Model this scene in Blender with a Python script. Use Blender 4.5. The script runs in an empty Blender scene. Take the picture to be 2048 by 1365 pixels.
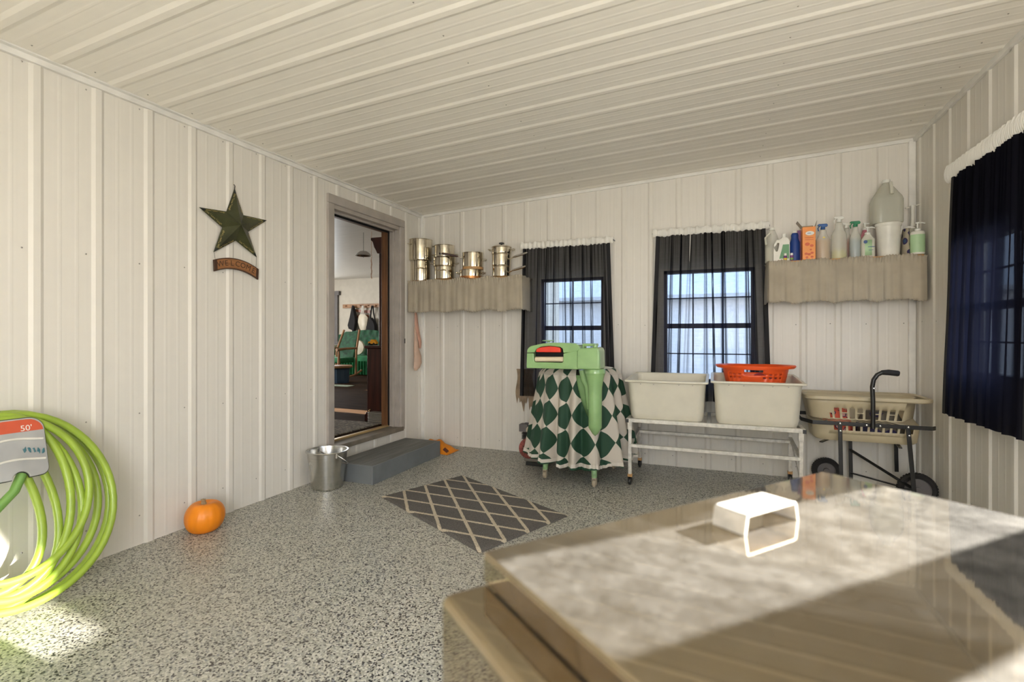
import bpy, math, random
from mathutils import Matrix, Vector
random.seed(7)
R=math.radians; PI=math.pi
sc=bpy.context.scene
col=sc.collection

# ------------------------------------------------------------ camera, world, lights, exposure
H=1.2; F=998.0; CX=1024.0; HY=672.0
YAW=R(22.14); S=math.sin(YAW); C=math.cos(YAW)
cd=bpy.data.cameras.new('camera'); cam=bpy.data.objects.new('camera',cd); col.objects.link(cam)
cam.location=(0,0,H); cam.rotation_euler=(PI/2,0,YAW)
cd.sensor_width=36; cd.lens=F/2048*36; cd.shift_y=-(682.5-HY)/2048; cd.clip_start=0.02
cd.dof.use_dof=True; cd.dof.focus_distance=4.2; cd.dof.aperture_fstop=3.6
sc.camera=cam
sc.view_settings.view_transform='Standard'; sc.view_settings.look='None'
sc.view_settings.gamma=1; sc.view_settings.use_curve_mapping=False
sc.view_settings.exposure=0.1

w=bpy.data.worlds.new('sky'); sc.world=w; w.use_nodes=True
nt=w.node_tree; bg=nt.nodes['Background']
tc=nt.nodes.new('ShaderNodeTexCoord'); sx=nt.nodes.new('ShaderNodeSeparateXYZ'); cr=nt.nodes.new('ShaderNodeValToRGB')
nt.links.new(tc.outputs['Generated'],sx.inputs[0]); nt.links.new(sx.outputs['Z'],cr.inputs[0]); nt.links.new(cr.outputs[0],bg.inputs[0])
cr.color_ramp.elements[0].position=0.0; cr.color_ramp.elements[0].color=(0.95,0.95,0.98,1)
cr.color_ramp.elements[1].position=0.35; cr.color_ramp.elements[1].color=(0.42,0.60,0.88,1)
bg.inputs[1].default_value=7.5

def area(name,loc,rot,sx_,sy_,power,color=(1,1,1)):
    l=bpy.data.lights.new(name,'AREA'); l.shape='RECTANGLE'; l.size=sx_; l.size_y=sy_; l.energy=power; l.color=color
    o=bpy.data.objects.new(name,l); o.location=loc; o.rotation_euler=rot; col.objects.link(o); return o
def spot(name,loc,target,power,ang,radius,color=(1,.93,.82),blend=0.05):
    l=bpy.data.lights.new(name,'SPOT'); l.energy=power; l.spot_size=R(ang); l.shadow_soft_size=radius; l.color=color; l.spot_blend=blend
    o=bpy.data.objects.new(name,l); o.location=loc
    o.rotation_euler=(Vector(target)-Vector(loc)).to_track_quat('-Z','Y').to_euler(); col.objects.link(o); return o
# added fill lamps, unseen: porch end and right wall, tilted up towards the ceiling
area('end_fill',(0.30,-1.45,1.25),(R(122),0,0),1.9,1.7,92,(1,.92,.80))
area('right_fill',(1.38,0.85,1.45),(R(145),0,R(90)),.9,.9,16,(1,.92,.80))
area('daylight_house',(-9.9,10.3,1.7),(R(-90),0,0),0.9,1.1,60,(1,.98,.95))
area('house_side_fill',(-10.8,6.5,1.6),(R(90),0,R(-90)),3.0,1.3,220,(1,.98,.95))  # added fill lamp inside the house; no such window stands there
# low sun through the right-hand windows (azimuth 46 deg from +x, 20 deg up)
az=R(46); el=R(20); sd=Vector((math.cos(az)*math.cos(el),math.sin(az)*math.cos(el),math.sin(el)))
p0=Vector((0.05,0.55,0.98))
spot('low_sun',p0+sd*22,p0,800000,4.4,0.05,(1,.95,.88))
spot('floor_patch_spot',(9.0,.64,2.93),(-2.65,.64,0.05),45000,6.2,0.04,(1,.94,.85))  # added spot that throws the floor patch, off the low sun's line

spot('house_streak_spot',(-22,6.2,5.4),(-4.5,5.9,0.25),300000,14,0.03,(1,.80,.55))  # added spot that throws the streaks on the house floor
# ------------------------------------------------------------ pixel rays (photograph frame) -> points on real planes
def _ray(px,py):
    r=(px-CX)/F; u=(HY-py)/F
    return Vector((r*C-S, r*S+C, u))
CAMP=Vector((0,0,H))
def atx(px,py,x): d=_ray(px,py); return CAMP+d*(x/d.x)
def aty(px,py,y): d=_ray(px,py); return CAMP+d*(y/d.y)
def atz(px,py,z): d=_ray(px,py); return CAMP+d*((z-H)/d.z)

XL=-3.06; XR=1.455; YB=4.81; YF=-1.6
def zc(x): return 2.5515+0.0443*(x-XL)

# ------------------------------------------------------------ materials
def new_mat(name):
    m=bpy.data.materials.new(name); m.use_nodes=True
    return m,m.node_tree,m.node_tree.nodes['Principled BSDF']
class G:
    """tiny node-math helper"""
    def __init__(s,nt): s.nt=nt
    def m(s,op,a,b=0.0,c=0.0,clamp=False):
        n=s.nt.nodes.new('ShaderNodeMath'); n.operation=op; n.use_clamp=clamp
        for i,v in enumerate((a,b,c)):
            if isinstance(v,(int,float)): n.inputs[i].default_value=v
            else: s.nt.links.new(v,n.inputs[i])
        return n.outputs[0]
    def coord(s,kind='Object'):
        return s.nt.nodes.new('ShaderNodeTexCoord').outputs[kind]
    def sep(s,v):
        n=s.nt.nodes.new('ShaderNodeSeparateXYZ'); s.nt.links.new(v,n.inputs[0]); return n.outputs
    def noise(s,v,scale,detail=2,rough=.5,sc3=None):
        if sc3:
            mp=s.nt.nodes.new('ShaderNodeMapping'); mp.inputs['Scale'].default_value=sc3; s.nt.links.new(v,mp.inputs[0]); v=mp.outputs[0]
        n=s.nt.nodes.new('ShaderNodeTexNoise'); n.inputs['Scale'].default_value=scale; n.inputs['Detail'].default_value=detail; n.inputs['Roughness'].default_value=rough
        s.nt.links.new(v,n.inputs['Vector']); return n.outputs[0]
    def ramp(s,f,stops,interp='LINEAR'):
        n=s.nt.nodes.new('ShaderNodeValToRGB'); n.color_ramp.interpolation=interp
        e=n.color_ramp.elements
        while len(e)<len(stops): e.new(0.5)
        for i,(p,c_) in enumerate(stops):
            e[i].position=p; e[i].color=(*c_,1) if not isinstance(c_,(int,float)) else (c_,c_,c_,1)
        s.nt.links.new(f,n.inputs[0]); return n.outputs[0]
    def mix(s,f,a,b):
        n=s.nt.nodes.new('ShaderNodeMix'); n.data_type='RGBA'
        for sock,v in ((n.inputs[0],f),(n.inputs[6],a),(n.inputs[7],b)):
            if isinstance(v,(int,float)): sock.default_value=v
            elif isinstance(v,tuple): sock.default_value=(*v,1)
            else: s.nt.links.new(v,sock)
        return n.outputs[2]
    def bump(s,h,strength,dist,bsdf):
        n=s.nt.nodes.new('ShaderNodeBump'); n.inputs['Strength'].default_value=strength; n.inputs['Distance'].default_value=dist
        s.nt.links.new(h,n.inputs['Height']); s.nt.links.new(n.outputs[0],bsdf.inputs['Normal'])
def pm(name,color,rough=.5,metal=0.0,var=.06,scale=8,bump=0.0,bscale=60,alpha=1.0,coat=0.0,stretch=None,spec=None):
    m,nt,b=new_mat(name); g=G(nt); co=g.coord()
    n=g.noise(co,scale,3,sc3=stretch)
    d=tuple(max(0,c_*(1-var*2)) for c_ in color); l=tuple(min(1,c_*(1+var)) for c_ in color)
    nt.links.new(g.ramp(n,[(0.3,d),(0.7,l)]),b.inputs['Base Color'])
    b.inputs['Roughness'].default_value=rough; b.inputs['Metallic'].default_value=metal
    b.inputs['Alpha'].default_value=alpha; b.inputs['Coat Weight'].default_value=coat
    if spec is not None: b.inputs['Specular IOR Level'].default_value=spec
    if bump: g.bump(g.noise(co,bscale,2),bump,.002,b)
    return m
M={}
def wall_mat(name,colr,axis,rough=.42):
    m,nt,b=new_mat(name); g=G(nt); co=g.coord()
    st=(30,30,.6) if axis=='z' else (.6,30,30)
    n=g.noise(co,1.6,3,sc3=st); n2=g.noise(co,14,4)
    f=g.m('ADD',g.m('MULTIPLY',n,.6),g.m('MULTIPLY',n2,.4))
    nt.links.new(g.ramp(f,[(.32,tuple(c_*.955 for c_ in colr)),(.66,colr)]),b.inputs['Base Color'])
    b.inputs['Roughness'].default_value=rough
    g.bump(f,.06,.002,b); return m
M['wall']=wall_mat('white_ribbed_steel',(.77,.735,.665),'z')
M['ceil']=wall_mat('white_ceiling_steel',(.90,.86,.77),'x',.5)
M['trimw']=pm('white_trim',(.82,.80,.75),.4)
M['screw']=pm('screw_grey',(.35,.33,.3),.4,.6)
def floor_mat():
    m,nt,b=new_mat('epoxy_flake'); g=G(nt); co=g.coord()
    v=nt.nodes.new('ShaderNodeTexVoronoi'); v.inputs['Scale'].default_value=150; v.inputs['Randomness'].default_value=1
    nt.links.new(co,v.inputs['Vector'])
    sp=g.sep(v.outputs['Color'])
    c1=g.ramp(sp[0],[(0,(.015,.015,.02)),(.15,(.06,.065,.075)),(.20,(.36,.36,.31)),(.42,(.47,.47,.41)),(.62,(.62,.61,.54)),(.85,(.42,.42,.36)),(.95,(.24,.25,.26))],'CONSTANT')
    n=g.noise(co,1.1,3); 
    c2=g.mix(g.ramp(n,[(.35,0.0),(.75,.25)]),c1,(.42,.34,.25))
    nt.links.new(c2,b.inputs['Base Color']); b.inputs['Roughness'].default_value=.38
    g.bump(g.m('ADD',g.noise(co,220,2),sp[1]),.25,.0012,b); return m
M['floor']=floor_mat()
M['doortrim']=pm('taupe_trim',(.42,.38,.34),.45)
M['deck']=pm('grey_deck_paint',(.15,.152,.145),.6,var=.15,scale=3,stretch=(12,1,1),bump=.2)
M['deckside']=pm('grey_blue_paint',(.165,.178,.185),.5,var=.06)
def steel(name,colr,rough,streak=(1,1,40),bump=.03,var=.05):
    m,nt,b=new_mat(name); g=G(nt); co=g.coord()
    n=g.noise(co,4,4,sc3=streak)
    nt.links.new(g.ramp(n,[(.3,tuple(c_*(1-var*2) for c_ in colr)),(.7,colr)]),b.inputs['Base Color'])
    b.inputs['Metallic'].default_value=1
    nt.links.new(g.m('MULTIPLY_ADD',g.noise(co,9,4),rough*.8,rough*.6),b.inputs['Roughness'])
    g.bump(g.noise(co,5,3),bump,.004,b); return m
M['steel']=steel('polished_steel',(.74,.68,.56),.11)
M['steel2']=steel('brushed_steel',(.60,.59,.56),.24,(1,1,30))
def tank_mat():
    m,nt,b=new_mat('worn_stainless'); g=G(nt); co=g.coord()
    b.inputs['Metallic'].default_value=1; b.inputs['Base Color'].default_value=(.38,.30,.18,1)
    nt.links.new(g.m('MULTIPLY_ADD',g.noise(co,14,5),.03,.02),b.inputs['Roughness'])
    d=nt.nodes.new('ShaderNodeBsdfDiffuse')
    wear=g.noise(co,30,8,.75); st=g.noise(co,9,6,.7,sc3=(1,2.2,1))
    nt.links.new(g.ramp(wear,[(.35,(.50,.48,.44)),(.65,(.85,.83,.78))]),d.inputs[0])
    r=nt.nodes.new('ShaderNodeBsdfGlossy'); r.inputs['Color'].default_value=(.7,.68,.62,1); r.inputs['Roughness'].default_value=.42
    mx0=nt.nodes.new('ShaderNodeMixShader'); mx0.inputs[0].default_value=.55
    nt.links.new(d.outputs[0],mx0.inputs[1]); nt.links.new(r.outputs[0],mx0.inputs[2])
    mx=nt.nodes.new('ShaderNodeMixShader')
    f=g.m('MULTIPLY_ADD',g.m('MULTIPLY',wear,st),.17,.012)
    nt.links.new(f,mx.inputs[0]); nt.links.new(b.outputs[0],mx.inputs[1]); nt.links.new(mx0.outputs[0],mx.inputs[2])
    out=[n for n in nt.nodes if n.type=='OUTPUT_MATERIAL'][0]; nt.links.new(mx.outputs[0],out.inputs[0])
    g.bump(g.noise(co,7,2),.02,.004,b); return m
M['tank']=tank_mat()
M['litsteel']=pm('sunlit_handle_steel',(.48,.46,.42),.33,.55,var=.1,scale=60)  # sunlit look of the lid handle put into a paler, more diffuse steel
M['copper']=pm('copper_base',(.50,.22,.08),.3,.8)
M['black']=pm('black_paint',(.012,.012,.012),.35)
M['rubber']=pm('black_rubber',(.015,.014,.014),.8,bump=.4,bscale=80)
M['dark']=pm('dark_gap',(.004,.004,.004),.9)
M['green']=pm('jadeite_enamel',(.27,.46,.19),.25,var=.06,coat=.4,bump=.05,bscale=20)
M['greenworn']=pm('jadeite_worn',(.30,.50,.24),.35,var=.2,scale=25)
M['red']=pm('red_plastic',(.72,.045,.02),.35)
M['redeng']=pm('engine_red',(.28,.07,.06),.5,var=.2)
M['roller']=pm('cream_roller',(.78,.67,.47),.5)
M['white']=pm('white_plastic',(.80,.78,.70),.35)
M['tub']=pm('cream_tub_plastic',(.74,.70,.58),.38,var=.03)
M['standw']=pm('white_chipped_paint',(.72,.69,.62),.4,var=.12,scale=30)
M['beige']=pm('beige_basket_plastic',(.55,.47,.31),.4,var=.03)
M['orangep']=pm('orange_basket_plastic',(.85,.10,.015),.38,var=.04)
M['pump']=pm('pumpkin_skin',(.84,.25,.006),.42,var=.12,scale=9,stretch=(1,1,.3),bump=.3,bscale=25)
M['stem']=pm('dry_stem',(.45,.36,.22),.8,var=.2,scale=40)
M['hose']=pm('lime_hose',(.33,.47,.05),.38,var=.08,coat=.2)
M['card']=pm('silver_card',(.52,.52,.50),.3,.3,scale=4,var=.15)
M['cardred']=pm('card_red',(.62,.10,.04),.4)
M['cardink']=pm('card_ink',(.03,.14,.17),.5)
M['olive']=pm('olive_metal',(.062,.066,.028),.36,.4,var=.3,scale=7)
M['oliveedge']=pm('star_black_edge',(.008,.010,.008),.5,.2)
M['gold']=pm('gold_letters',(.48,.38,.14),.4,.3)
M['signwood']=pm('sign_wood',(.30,.13,.045),.5,var=.15,stretch=(1,1,8))
M['signedge']=pm('sign_dark_edge',(.06,.025,.012),.6)
M['pink']=pm('pink_cloth',(.62,.36,.27),.8,var=.12,scale=10)
M['peach']=pm('peach_cloth',(.66,.47,.36),.8,var=.1)
M['orangec']=pm('orange_cloth',(.80,.26,.01),.8,var=.12)
M['ocdark']=pm('dark_print',(.12,.03,.015),.8)
M['taupe']=pm('taupe_cloth',(.40,.35,.27),.85,var=.05,bump=.3,bscale=300)
M['whitec']=pm('white_cloth',(.82,.80,.74),.85,var=.04,bump=.3,bscale=200)
M['browncl']=pm('brown_rag',(.36,.27,.18),.9,var=.2)
M['woodshelf']=pm('shelf_pine',(.52,.30,.12),.5,var=.15,stretch=(1,9,9))
M['cherry']=pm('dark_cherry',(.045,.012,.008),.3,var=.3,scale=4,stretch=(6,6,.6))
M['jambwood']=pm('brown_jamb',(.17,.075,.03),.4,var=.25,scale=5,stretch=(6,6,.6))
M['hardwood']=pm('dark_floorboards',(.045,.026,.016),.75,spec=.02,var=.3,scale=3,stretch=(1,12,1))
M['inwall']=pm('cream_paint',(.60,.56,.48),.7,var=.03)
M['inceil']=pm('satin_ceiling',(.70,.67,.62),.35,var=.05,stretch=(.5,10,1))
M['oak']=pm('oak_peg_rail',(.34,.17,.07),.5,var=.15)
M['sofa']=pm('green_upholstery',(.008,.085,.035),.75,var=.3,scale=14)
M['sofas']=pm('bright_green_skirt',(.01,.17,.06),.8,var=.2)
M['blackc']=pm('black_cloth',(.012,.012,.014),.85)
M['rugw']=pm('pale_rug',(.38,.46,.36),.9,var=.15)
M['mataup']=pm('doormat_fibre',(.20,.17,.13),.95,var=.4,scale=40,bump=.6,bscale=90)
M['brass']=pm('brass_strip',(.62,.46,.22),.35,.7)
M['sill']=pm('weathered_sill',(.20,.17,.13),.6,var=.15)
M['bluebox']=pm('blue_box',(.03,.07,.13),.5)
M['yellow']=pm('toy_yellow',(.80,.36,.02),.4)
M['ground']=pm('outside_gravel',(.42,.38,.31),.95,var=.2,scale=2)
M['siding']=pm('barn_siding',(.72,.72,.74),.6,var=.05,stretch=(12,1,.3))
M['metalroof']=pm('barn_roof',(.5,.52,.55),.4)
M['winframe']=pm('window_frame_grey',(.13,.12,.12),.5)
M['glassw']=None
def glass():
    m,nt,b=new_mat('window_glass'); b.inputs['Base Color'].default_value=(1,1,1,1); b.inputs['Roughness'].default_value=.02
    t=nt.nodes.new('ShaderNodeBsdfTransparent'); gl=nt.nodes.new('ShaderNodeBsdfGlossy'); gl.inputs['Roughness'].default_value=.02
    mx=nt.nodes.new('ShaderNodeMixShader'); mx.inputs[0].default_value=.07
    nt.links.new(t.outputs[0],mx.inputs[1]); nt.links.new(gl.outputs[0],mx.inputs[2])
    out=[n for n in nt.nodes if n.type=='OUTPUT_MATERIAL'][0]; nt.links.new(mx.outputs[0],out.inputs[0]); return m
M['glassw']=glass()
def sheer(name,colr,open_,trans):
    m,nt,b=new_mat(name); g=G(nt); co=g.coord()
    t=nt.nodes.new('ShaderNodeBsdfTransparent'); d=nt.nodes.new('ShaderNodeBsdfDiffuse'); tl=nt.nodes.new('ShaderNodeBsdfTranslucent')
    d.inputs[0].default_value=(*colr,1); tl.inputs[0].default_value=(*trans,1)
    m1=nt.nodes.new('ShaderNodeMixShader'); m1.inputs[0].default_value=.4
    nt.links.new(d.outputs[0],m1.inputs[1]); nt.links.new(tl.outputs[0],m1.inputs[2])
    lw=nt.nodes.new('ShaderNodeLayerWeight'); lw.inputs[0].default_value=.5
    wv=g.noise(co,1,2,.6,sc3=(700,700,9)); wh=g.noise(co,1,2,.6,sc3=(9,9,700))
    weave=g.m('MULTIPLY_ADD',g.m('ADD',wv,wh),.5,.5)
    # cloth seen edge-on crosses more threads, so it lets less through
    f=g.m('MULTIPLY',g.m('MULTIPLY',weave,open_),g.m('POWER',g.m('SUBTRACT',1.0,lw.outputs['Facing'],clamp=True),2.6),clamp=True)
    m2=nt.nodes.new('ShaderNodeMixShader'); nt.links.new(f,m2.inputs[0]); nt.links.new(m1.outputs[0],m2.inputs[1]); nt.links.new(t.outputs[0],m2.inputs[2])
    out=[n for n in nt.nodes if n.type=='OUTPUT_MATERIAL'][0]; nt.links.new(m2.outputs[0],out.inputs[0]); return m
M['sheer']=sheer('black_sheer_voile',(.010,.010,.013),.40,(.02,.02,.035))
M['sheer2']=sheer('navy_black_cloth',(.008,.008,.012),.035,(.02,.02,.035))
M['liner']=sheer('white_sheer_lining',(.80,.78,.73),.12,(.8,.78,.75))
def plastic(name,colr,alpha): return pm(name,colr,.25,alpha=alpha,var=.02)
M['clear']=plastic('clear_plastic',(.80,.79,.70),.42)
M['jugp']=plastic('frosted_jug_plastic',(.62,.62,.52),.62)
M['clear2']=plastic('milky_plastic',(.74,.73,.62),.78)
def argyle():
    m,nt,b=new_mat('argyle_cloth'); g=G(nt); uv=g.sep(g.coord('UV'))
    a=g.m('ADD',uv[0],uv[1]); d=g.m('SUBTRACT',uv[0],uv[1])
    fa=g.m('GREATER_THAN',g.m('FRACT',g.m('MULTIPLY',a,.5)),.5); fd=g.m('GREATER_THAN',g.m('FRACT',g.m('MULTIPLY',d,.5)),.5)
    ck=g.m('ABSOLUTE',g.m('SUBTRACT',fa,fd))
    c1=g.mix(ck,(.010,.048,.024),(.54,.49,.42))
    # hem: white band with a green edge, by the cloth's own height coordinate
    hb=g.m('LESS_THAN',uv[1],.27); he=g.m('LESS_THAN',uv[1],.14)
    c2=g.mix(hb,c1,(.62,.57,.50)); c3=g.mix(he,c2,(.012,.06,.03))
    nt.links.new(c3,b.inputs['Base Color']); b.inputs['Roughness'].default_value=.75
    g.bump(g.noise(g.coord(),300,1),.2,.001,b); return m
M['argyle']=argyle()
def trellis():
    m,nt,b=new_mat('trellis_mat'); g=G(nt); uv=g.sep(g.coord('UV'))
    co=g.coord(); wob=g.m('MULTIPLY',g.m('SUBTRACT',g.noise(co,130,3),.5),.07)
    def line(s):
        t=g.m('ADD',g.m('FRACT',g.m('ADD',g.m('ADD',uv[0],(uv[1] if s>0 else g.m('MULTIPLY',uv[1],-1.0))),.5)),wob)
        return g.m('LESS_THAN',g.m('ABSOLUTE',g.m('SUBTRACT',t,.5)),.062)
    f=g.m('MAXIMUM',line(1),line(-1))
    n=g.noise(co,160,2)
    grey=g.ramp(n,[(.3,(.075,.068,.062)),(.7,(.155,.142,.130))]); cr_=g.ramp(n,[(.3,(.42,.35,.25)),(.7,(.70,.62,.48))])
    nt.links.new(g.mix(f,grey,cr_),b.inputs['Base Color']); b.inputs['Roughness'].default_value=.95
    g.bump(g.m('ADD',g.m('MULTIPLY',f,1.5),n),.8,.006,b); return m
M['trellis']=trellis()
for nm,cc in dict(lab_green=(.10,.28,.12),lab_white=(.82,.82,.76),lab_mint=(.42,.62,.36),cap_blue=(.02,.10,.32),bluebot=(.01,.05,.26),
    carton=(.85,.30,.06),carton_ink=(.62,.10,.02),peachliq=(.62,.36,.14),yelliq=(.62,.58,.14),blueliq=(.25,.38,.48),cap_green=(.02,.22,.10),
    labred=(.5,.04,.05),purple=(.18,.05,.20),pinkliq=(.6,.22,.28),lab_blue=(.06,.12,.28),milk=(.78,.76,.64),yellow_tag=(.85,.65,.03),
    greenplastic=(.18,.36,.08),tancloth=(.45,.38,.28),redcl=(.70,.10,.06),grycl=(.20,.18,.15),cream=(.70,.64,.50),heart=(.28,.09,.04)).items():
    M[nm]=pm(nm,cc,.4,var=.05)

# ------------------------------------------------------------ mesh builder
class MB:
    def __init__(s): s.v=[]; s.f=[]; s.uv={}; s.fm=[]; s.cur=0
    def add(s,vs,fs,uvs=None):
        b=len(s.v); s.v+= [Vector(p) for p in vs]
        for f in fs: s.f.append([i+b for i in f]); s.fm.append(s.cur)
        if uvs:
            for i,u in enumerate(uvs): s.uv[b+i]=u
        return s
    def box(s,x0,x1,y0,y1,z0,z1,mt=None):
        p=[(x,y,z) for z in (z0,z1) for y in (y0,y1) for x in (x0,x1)]
        if mt: p=[mt@Vector(q) for q in p]
        return s.add(p,[(0,2,3,1),(4,5,7,6),(0,1,5,4),(2,6,7,3),(0,4,6,2),(1,3,7,5)])
    def bar(s,a,b,w,d=None,up=(0,0,1)):
        a=Vector(a); b=Vector(b); d=d or w; t=(b-a).normalized(); u=Vector(up)
        if abs(t.dot(u))>.95: u=Vector((1,0,0))
        sd_=t.cross(u).normalized(); u2=sd_.cross(t)
        p=[]
        for q in (a,b):
            for i,j in ((-1,-1),(1,-1),(1,1),(-1,1)): p.append(q+sd_*i*w/2+u2*j*d/2)
        return s.add(p,[(3,2,1,0),(4,5,6,7),(0,1,5,4),(1,2,6,5),(2,3,7,6),(3,0,4,7)])
    def loft(s,rings,closed=True,cap=(True,True),uvs=None):
        n=len(rings[0]); vs=[p for r in rings for p in r]; fs=[]
        for k in range(len(rings)-1):
            for i in range(n if closed else n-1):
                j=(i+1)%n; fs.append((k*n+i,k*n+j,(k+1)*n+j,(k+1)*n+i))
        if closed and cap[0]: fs.append(tuple(range(n))[::-1])
        if closed and cap[1]: fs.append(tuple((len(rings)-1)*n+i for i in range(n)))
        return s.add(vs,fs,uvs)
    def lathe(s,prof,c=(0,0,0),n=28,mt=None,cap=(True,True),sq=(1,1)):
        rings=[]
        for r,z in prof:
            ring=[]
            for i in range(n):
                a=2*PI*i/n; q=Vector((r*math.cos(a)*sq[0],r*math.sin(a)*sq[1],z))
                ring.append((mt@q if mt else q)+Vector(c))
            rings.append(ring)
        return s.loft(rings,True,cap)
    def tube(s,pts,r,n=10,closed=False,cap=True):
        pts=[Vector(p) for p in pts]; m=len(pts); rings=[]; prev=None
        for i,p in enumerate(pts):
            a=pts[(i-1)%m] if (closed or i>0) else p; b=pts[(i+1)%m] if (closed or i<m-1) else p
            t=(b-a).normalized()
            if prev is None:
                u=Vector((0,0,1)) if abs(t.z)<.9 else Vector((1,0,0)); u=(u-t*u.dot(t)).normalized()
            else: u=(prev-t*prev.dot(t)).normalized()
            prev=u; v=t.cross(u); rr=r[i] if isinstance(r,(list,tuple)) else r
            rings.append([p+u*math.cos(2*PI*k/n)*rr+v*math.sin(2*PI*k/n)*rr for k in range(n)])
        if closed: rings.append(rings[0])
        return s.loft(rings,True,(cap and not closed,cap and not closed))
    def prism(s,poly,mt,d):
        """poly in local xy, extruded along local z 0..d"""
        n=len(poly); vs=[mt@Vector((x,y,0)) for x,y in poly]+[mt@Vector((x,y,d)) for x,y in poly]
        return s.add(vs,[tuple(range(n))[::-1],tuple(range(n,2*n))]+[(i,(i+1)%n,(i+1)%n+n,i+n) for i in range(n)])
    def grid(s,fn,nu,nv,uvf=None):
        vs=[fn(i/nu,j/nv) for j in range(nv+1) for i in range(nu+1)]
        uvs=[uvf(i/nu,j/nv) for j in range(nv+1) for i in range(nu+1)] if uvf else None
        return s.add(vs,[(j*(nu+1)+i,j*(nu+1)+i+1,(j+1)*(nu+1)+i+1,(j+1)*(nu+1)+i) for j in range(nv) for i in range(nu)],uvs)
def rrect(cx,cy,w_,d_,r,z,n=5):
    out=[]; 
    for (sx_,sy_,a0) in ((1,1,0),(-1,1,90),(-1,-1,180),(1,-1,270)):
        for k in range(n+1):
            a=R(a0+90*k/n); out.append(Vector((cx+sx_*(w_/2-r)+r*math.cos(a),cy+sy_*(d_/2-r)+r*math.sin(a),z)))
    return out
def islands(mb):
    par=list(range(len(mb.v)))
    def f(a):
        while par[a]!=a: par[a]=par[par[a]]; a=par[a]
        return a
    for fc in mb.f:
        for i in fc[1:]: par[f(i)]=f(fc[0])
    gr={}
    for k,fc in enumerate(mb.f): gr.setdefault(f(fc[0]),[]).append(k)
    out=[]
    for ks in gr.values():
        m=MB(); mp={}
        for k in ks:
            q=[]
            for i in mb.f[k]:
                if i not in mp: mp[i]=len(m.v); m.v.append(mb.v[i])
                q.append(mp[i])
            m.f.append(q); m.fm.append(0)
        out.append(m)
    return out
SPLIT={'tip_cap','side_hem','side_rail','molded_foot','chain','bail_ear','bracket','end_cap','rim_screw','bolt','cross_brace','tank_leg','wooden_brace','dark_print','flap','card_fold','latch_plate','weather_strip','inner_jamb','door_casing','window_mullion','trigger_part','printed_fruit','letter_stroke','step_side','mount'}
def world_loc(o):
    v=Vector((0,0,0))
    while o: v+=o.location; o=o.parent
    return v
def mk(name,mb,mats,parent=None,loc=None,smooth=False,bev=0.0,solid=0.0,sub=0,seg=2):
    if name in SPLIT and parent:
        L=islands(mb)
        if len(L)>1:
            return [mk_(name,m,mats,parent,loc,smooth,bev,solid,sub,seg) for m in L][0]
    return mk_(name,mb,mats,parent,loc,smooth,bev,solid,sub,seg)
def mk_(name,mb,mats,parent=None,loc=None,smooth=False,bev=0.0,solid=0.0,sub=0,seg=2):
    me=bpy.data.meshes.new(name)
    off=world_loc(parent) if parent else Vector(loc or (0,0,0))
    me.from_pydata([v-off for v in mb.v],[],mb.f)
    if mb.uv:
        ul=me.uv_layers.new(name='UVMap')
        for lp in me.loops: ul.data[lp.index].uv=mb.uv.get(lp.vertex_index,(0,0))
    if not isinstance(mats,(list,tuple)): mats=[mats]
    for m_ in mats: me.materials.append(m_)
    for i,p in enumerate(me.polygons): p.use_smooth=smooth; p.material_index=mb.fm[i]
    me.validate(); me.update()
    import bmesh
    bm=bmesh.new(); bm.from_mesh(me)
    if smooth is True: bmesh.ops.remove_doubles(bm,verts=bm.verts,dist=1e-6) if not mb.uv else None
    bmesh.ops.recalc_face_normals(bm,faces=bm.faces)
    if smooth:
        for e in bm.edges:
            if len(e.link_faces)==2 and e.calc_face_angle(0)>R(38): e.smooth=False
    bm.to_mesh(me); bm.free()
    o=bpy.data.objects.new(name,me); col.objects.link(o)
    if parent: o.parent=parent
    else: o.location=off
    if solid: md=o.modifiers.new('solid','SOLIDIFY'); md.thickness=solid; md.offset=0
    if bev:
        md=o.modifiers.new('bevel','BEVEL'); md.width=bev; md.segments=seg; md.limit_method='ANGLE'; md.angle_limit=R(35)
        for p in me.polygons: p.use_smooth=True
        wn=o.modifiers.new('wn','WEIGHTED_NORMAL'); wn.keep_sharp=True
    if sub: md=o.modifiers.new('sub','SUBSURF'); md.levels=sub; md.render_levels=sub
    return o
def tag(o,label,cat,group=None):
    o['label']=label; o['category']=cat
    if group: o['group']=group
    return o
def thing(name,label,cat,loc,group=None):
    o=bpy.data.objects.new(name,None); o.empty_display_size=.05; col.objects.link(o); o.location=loc
    return tag(o,label,cat,group)
def struct(name,mb,mats,parent=None,**k):
    o=mk(name,mb,mats,parent,**k)
    if not parent: o['kind']='structure'
    return o
def copy_tree(o,loc,label=None):
    r=o.copy(); col.objects.link(r); r.location=loc
    if label: r['label']=label
    for ch in list(o.children):
        c_=ch.copy(); col.objects.link(c_); c_.parent=r
        for g_ in ch.children:
            d=g_.copy(); col.objects.link(d); d.parent=c_
    return r
def text_mb(txt,size,mt,ext=.001,mb=None,align='CENTER'):
    cu=bpy.data.curves.new('t','FONT'); cu.body=txt; cu.size=size; cu.extrude=ext; cu.align_x=align; cu.align_y='CENTER'; cu.resolution_u=3
    o=bpy.data.objects.new('t',cu); me=bpy.data.meshes.new_from_object(o)
    mb=mb or MB(); mb.add([mt@v.co for v in me.vertices],[tuple(p.vertices) for p in me.polygons])
    bpy.data.objects.remove(o); bpy.data.curves.remove(cu); bpy.data.meshes.remove(me); return mb
def frame_m(o,x,y,z): # columns
    m=Matrix((( x[0],y[0],z[0],o[0]),(x[1],y[1],z[1],o[1]),(x[2],y[2],z[2],o[2]),(0,0,0,1))); return m
def onleft(y,z,x=XL): return frame_m((x,y,z),(0,1,0),(0,0,1),(1,0,0))
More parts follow.
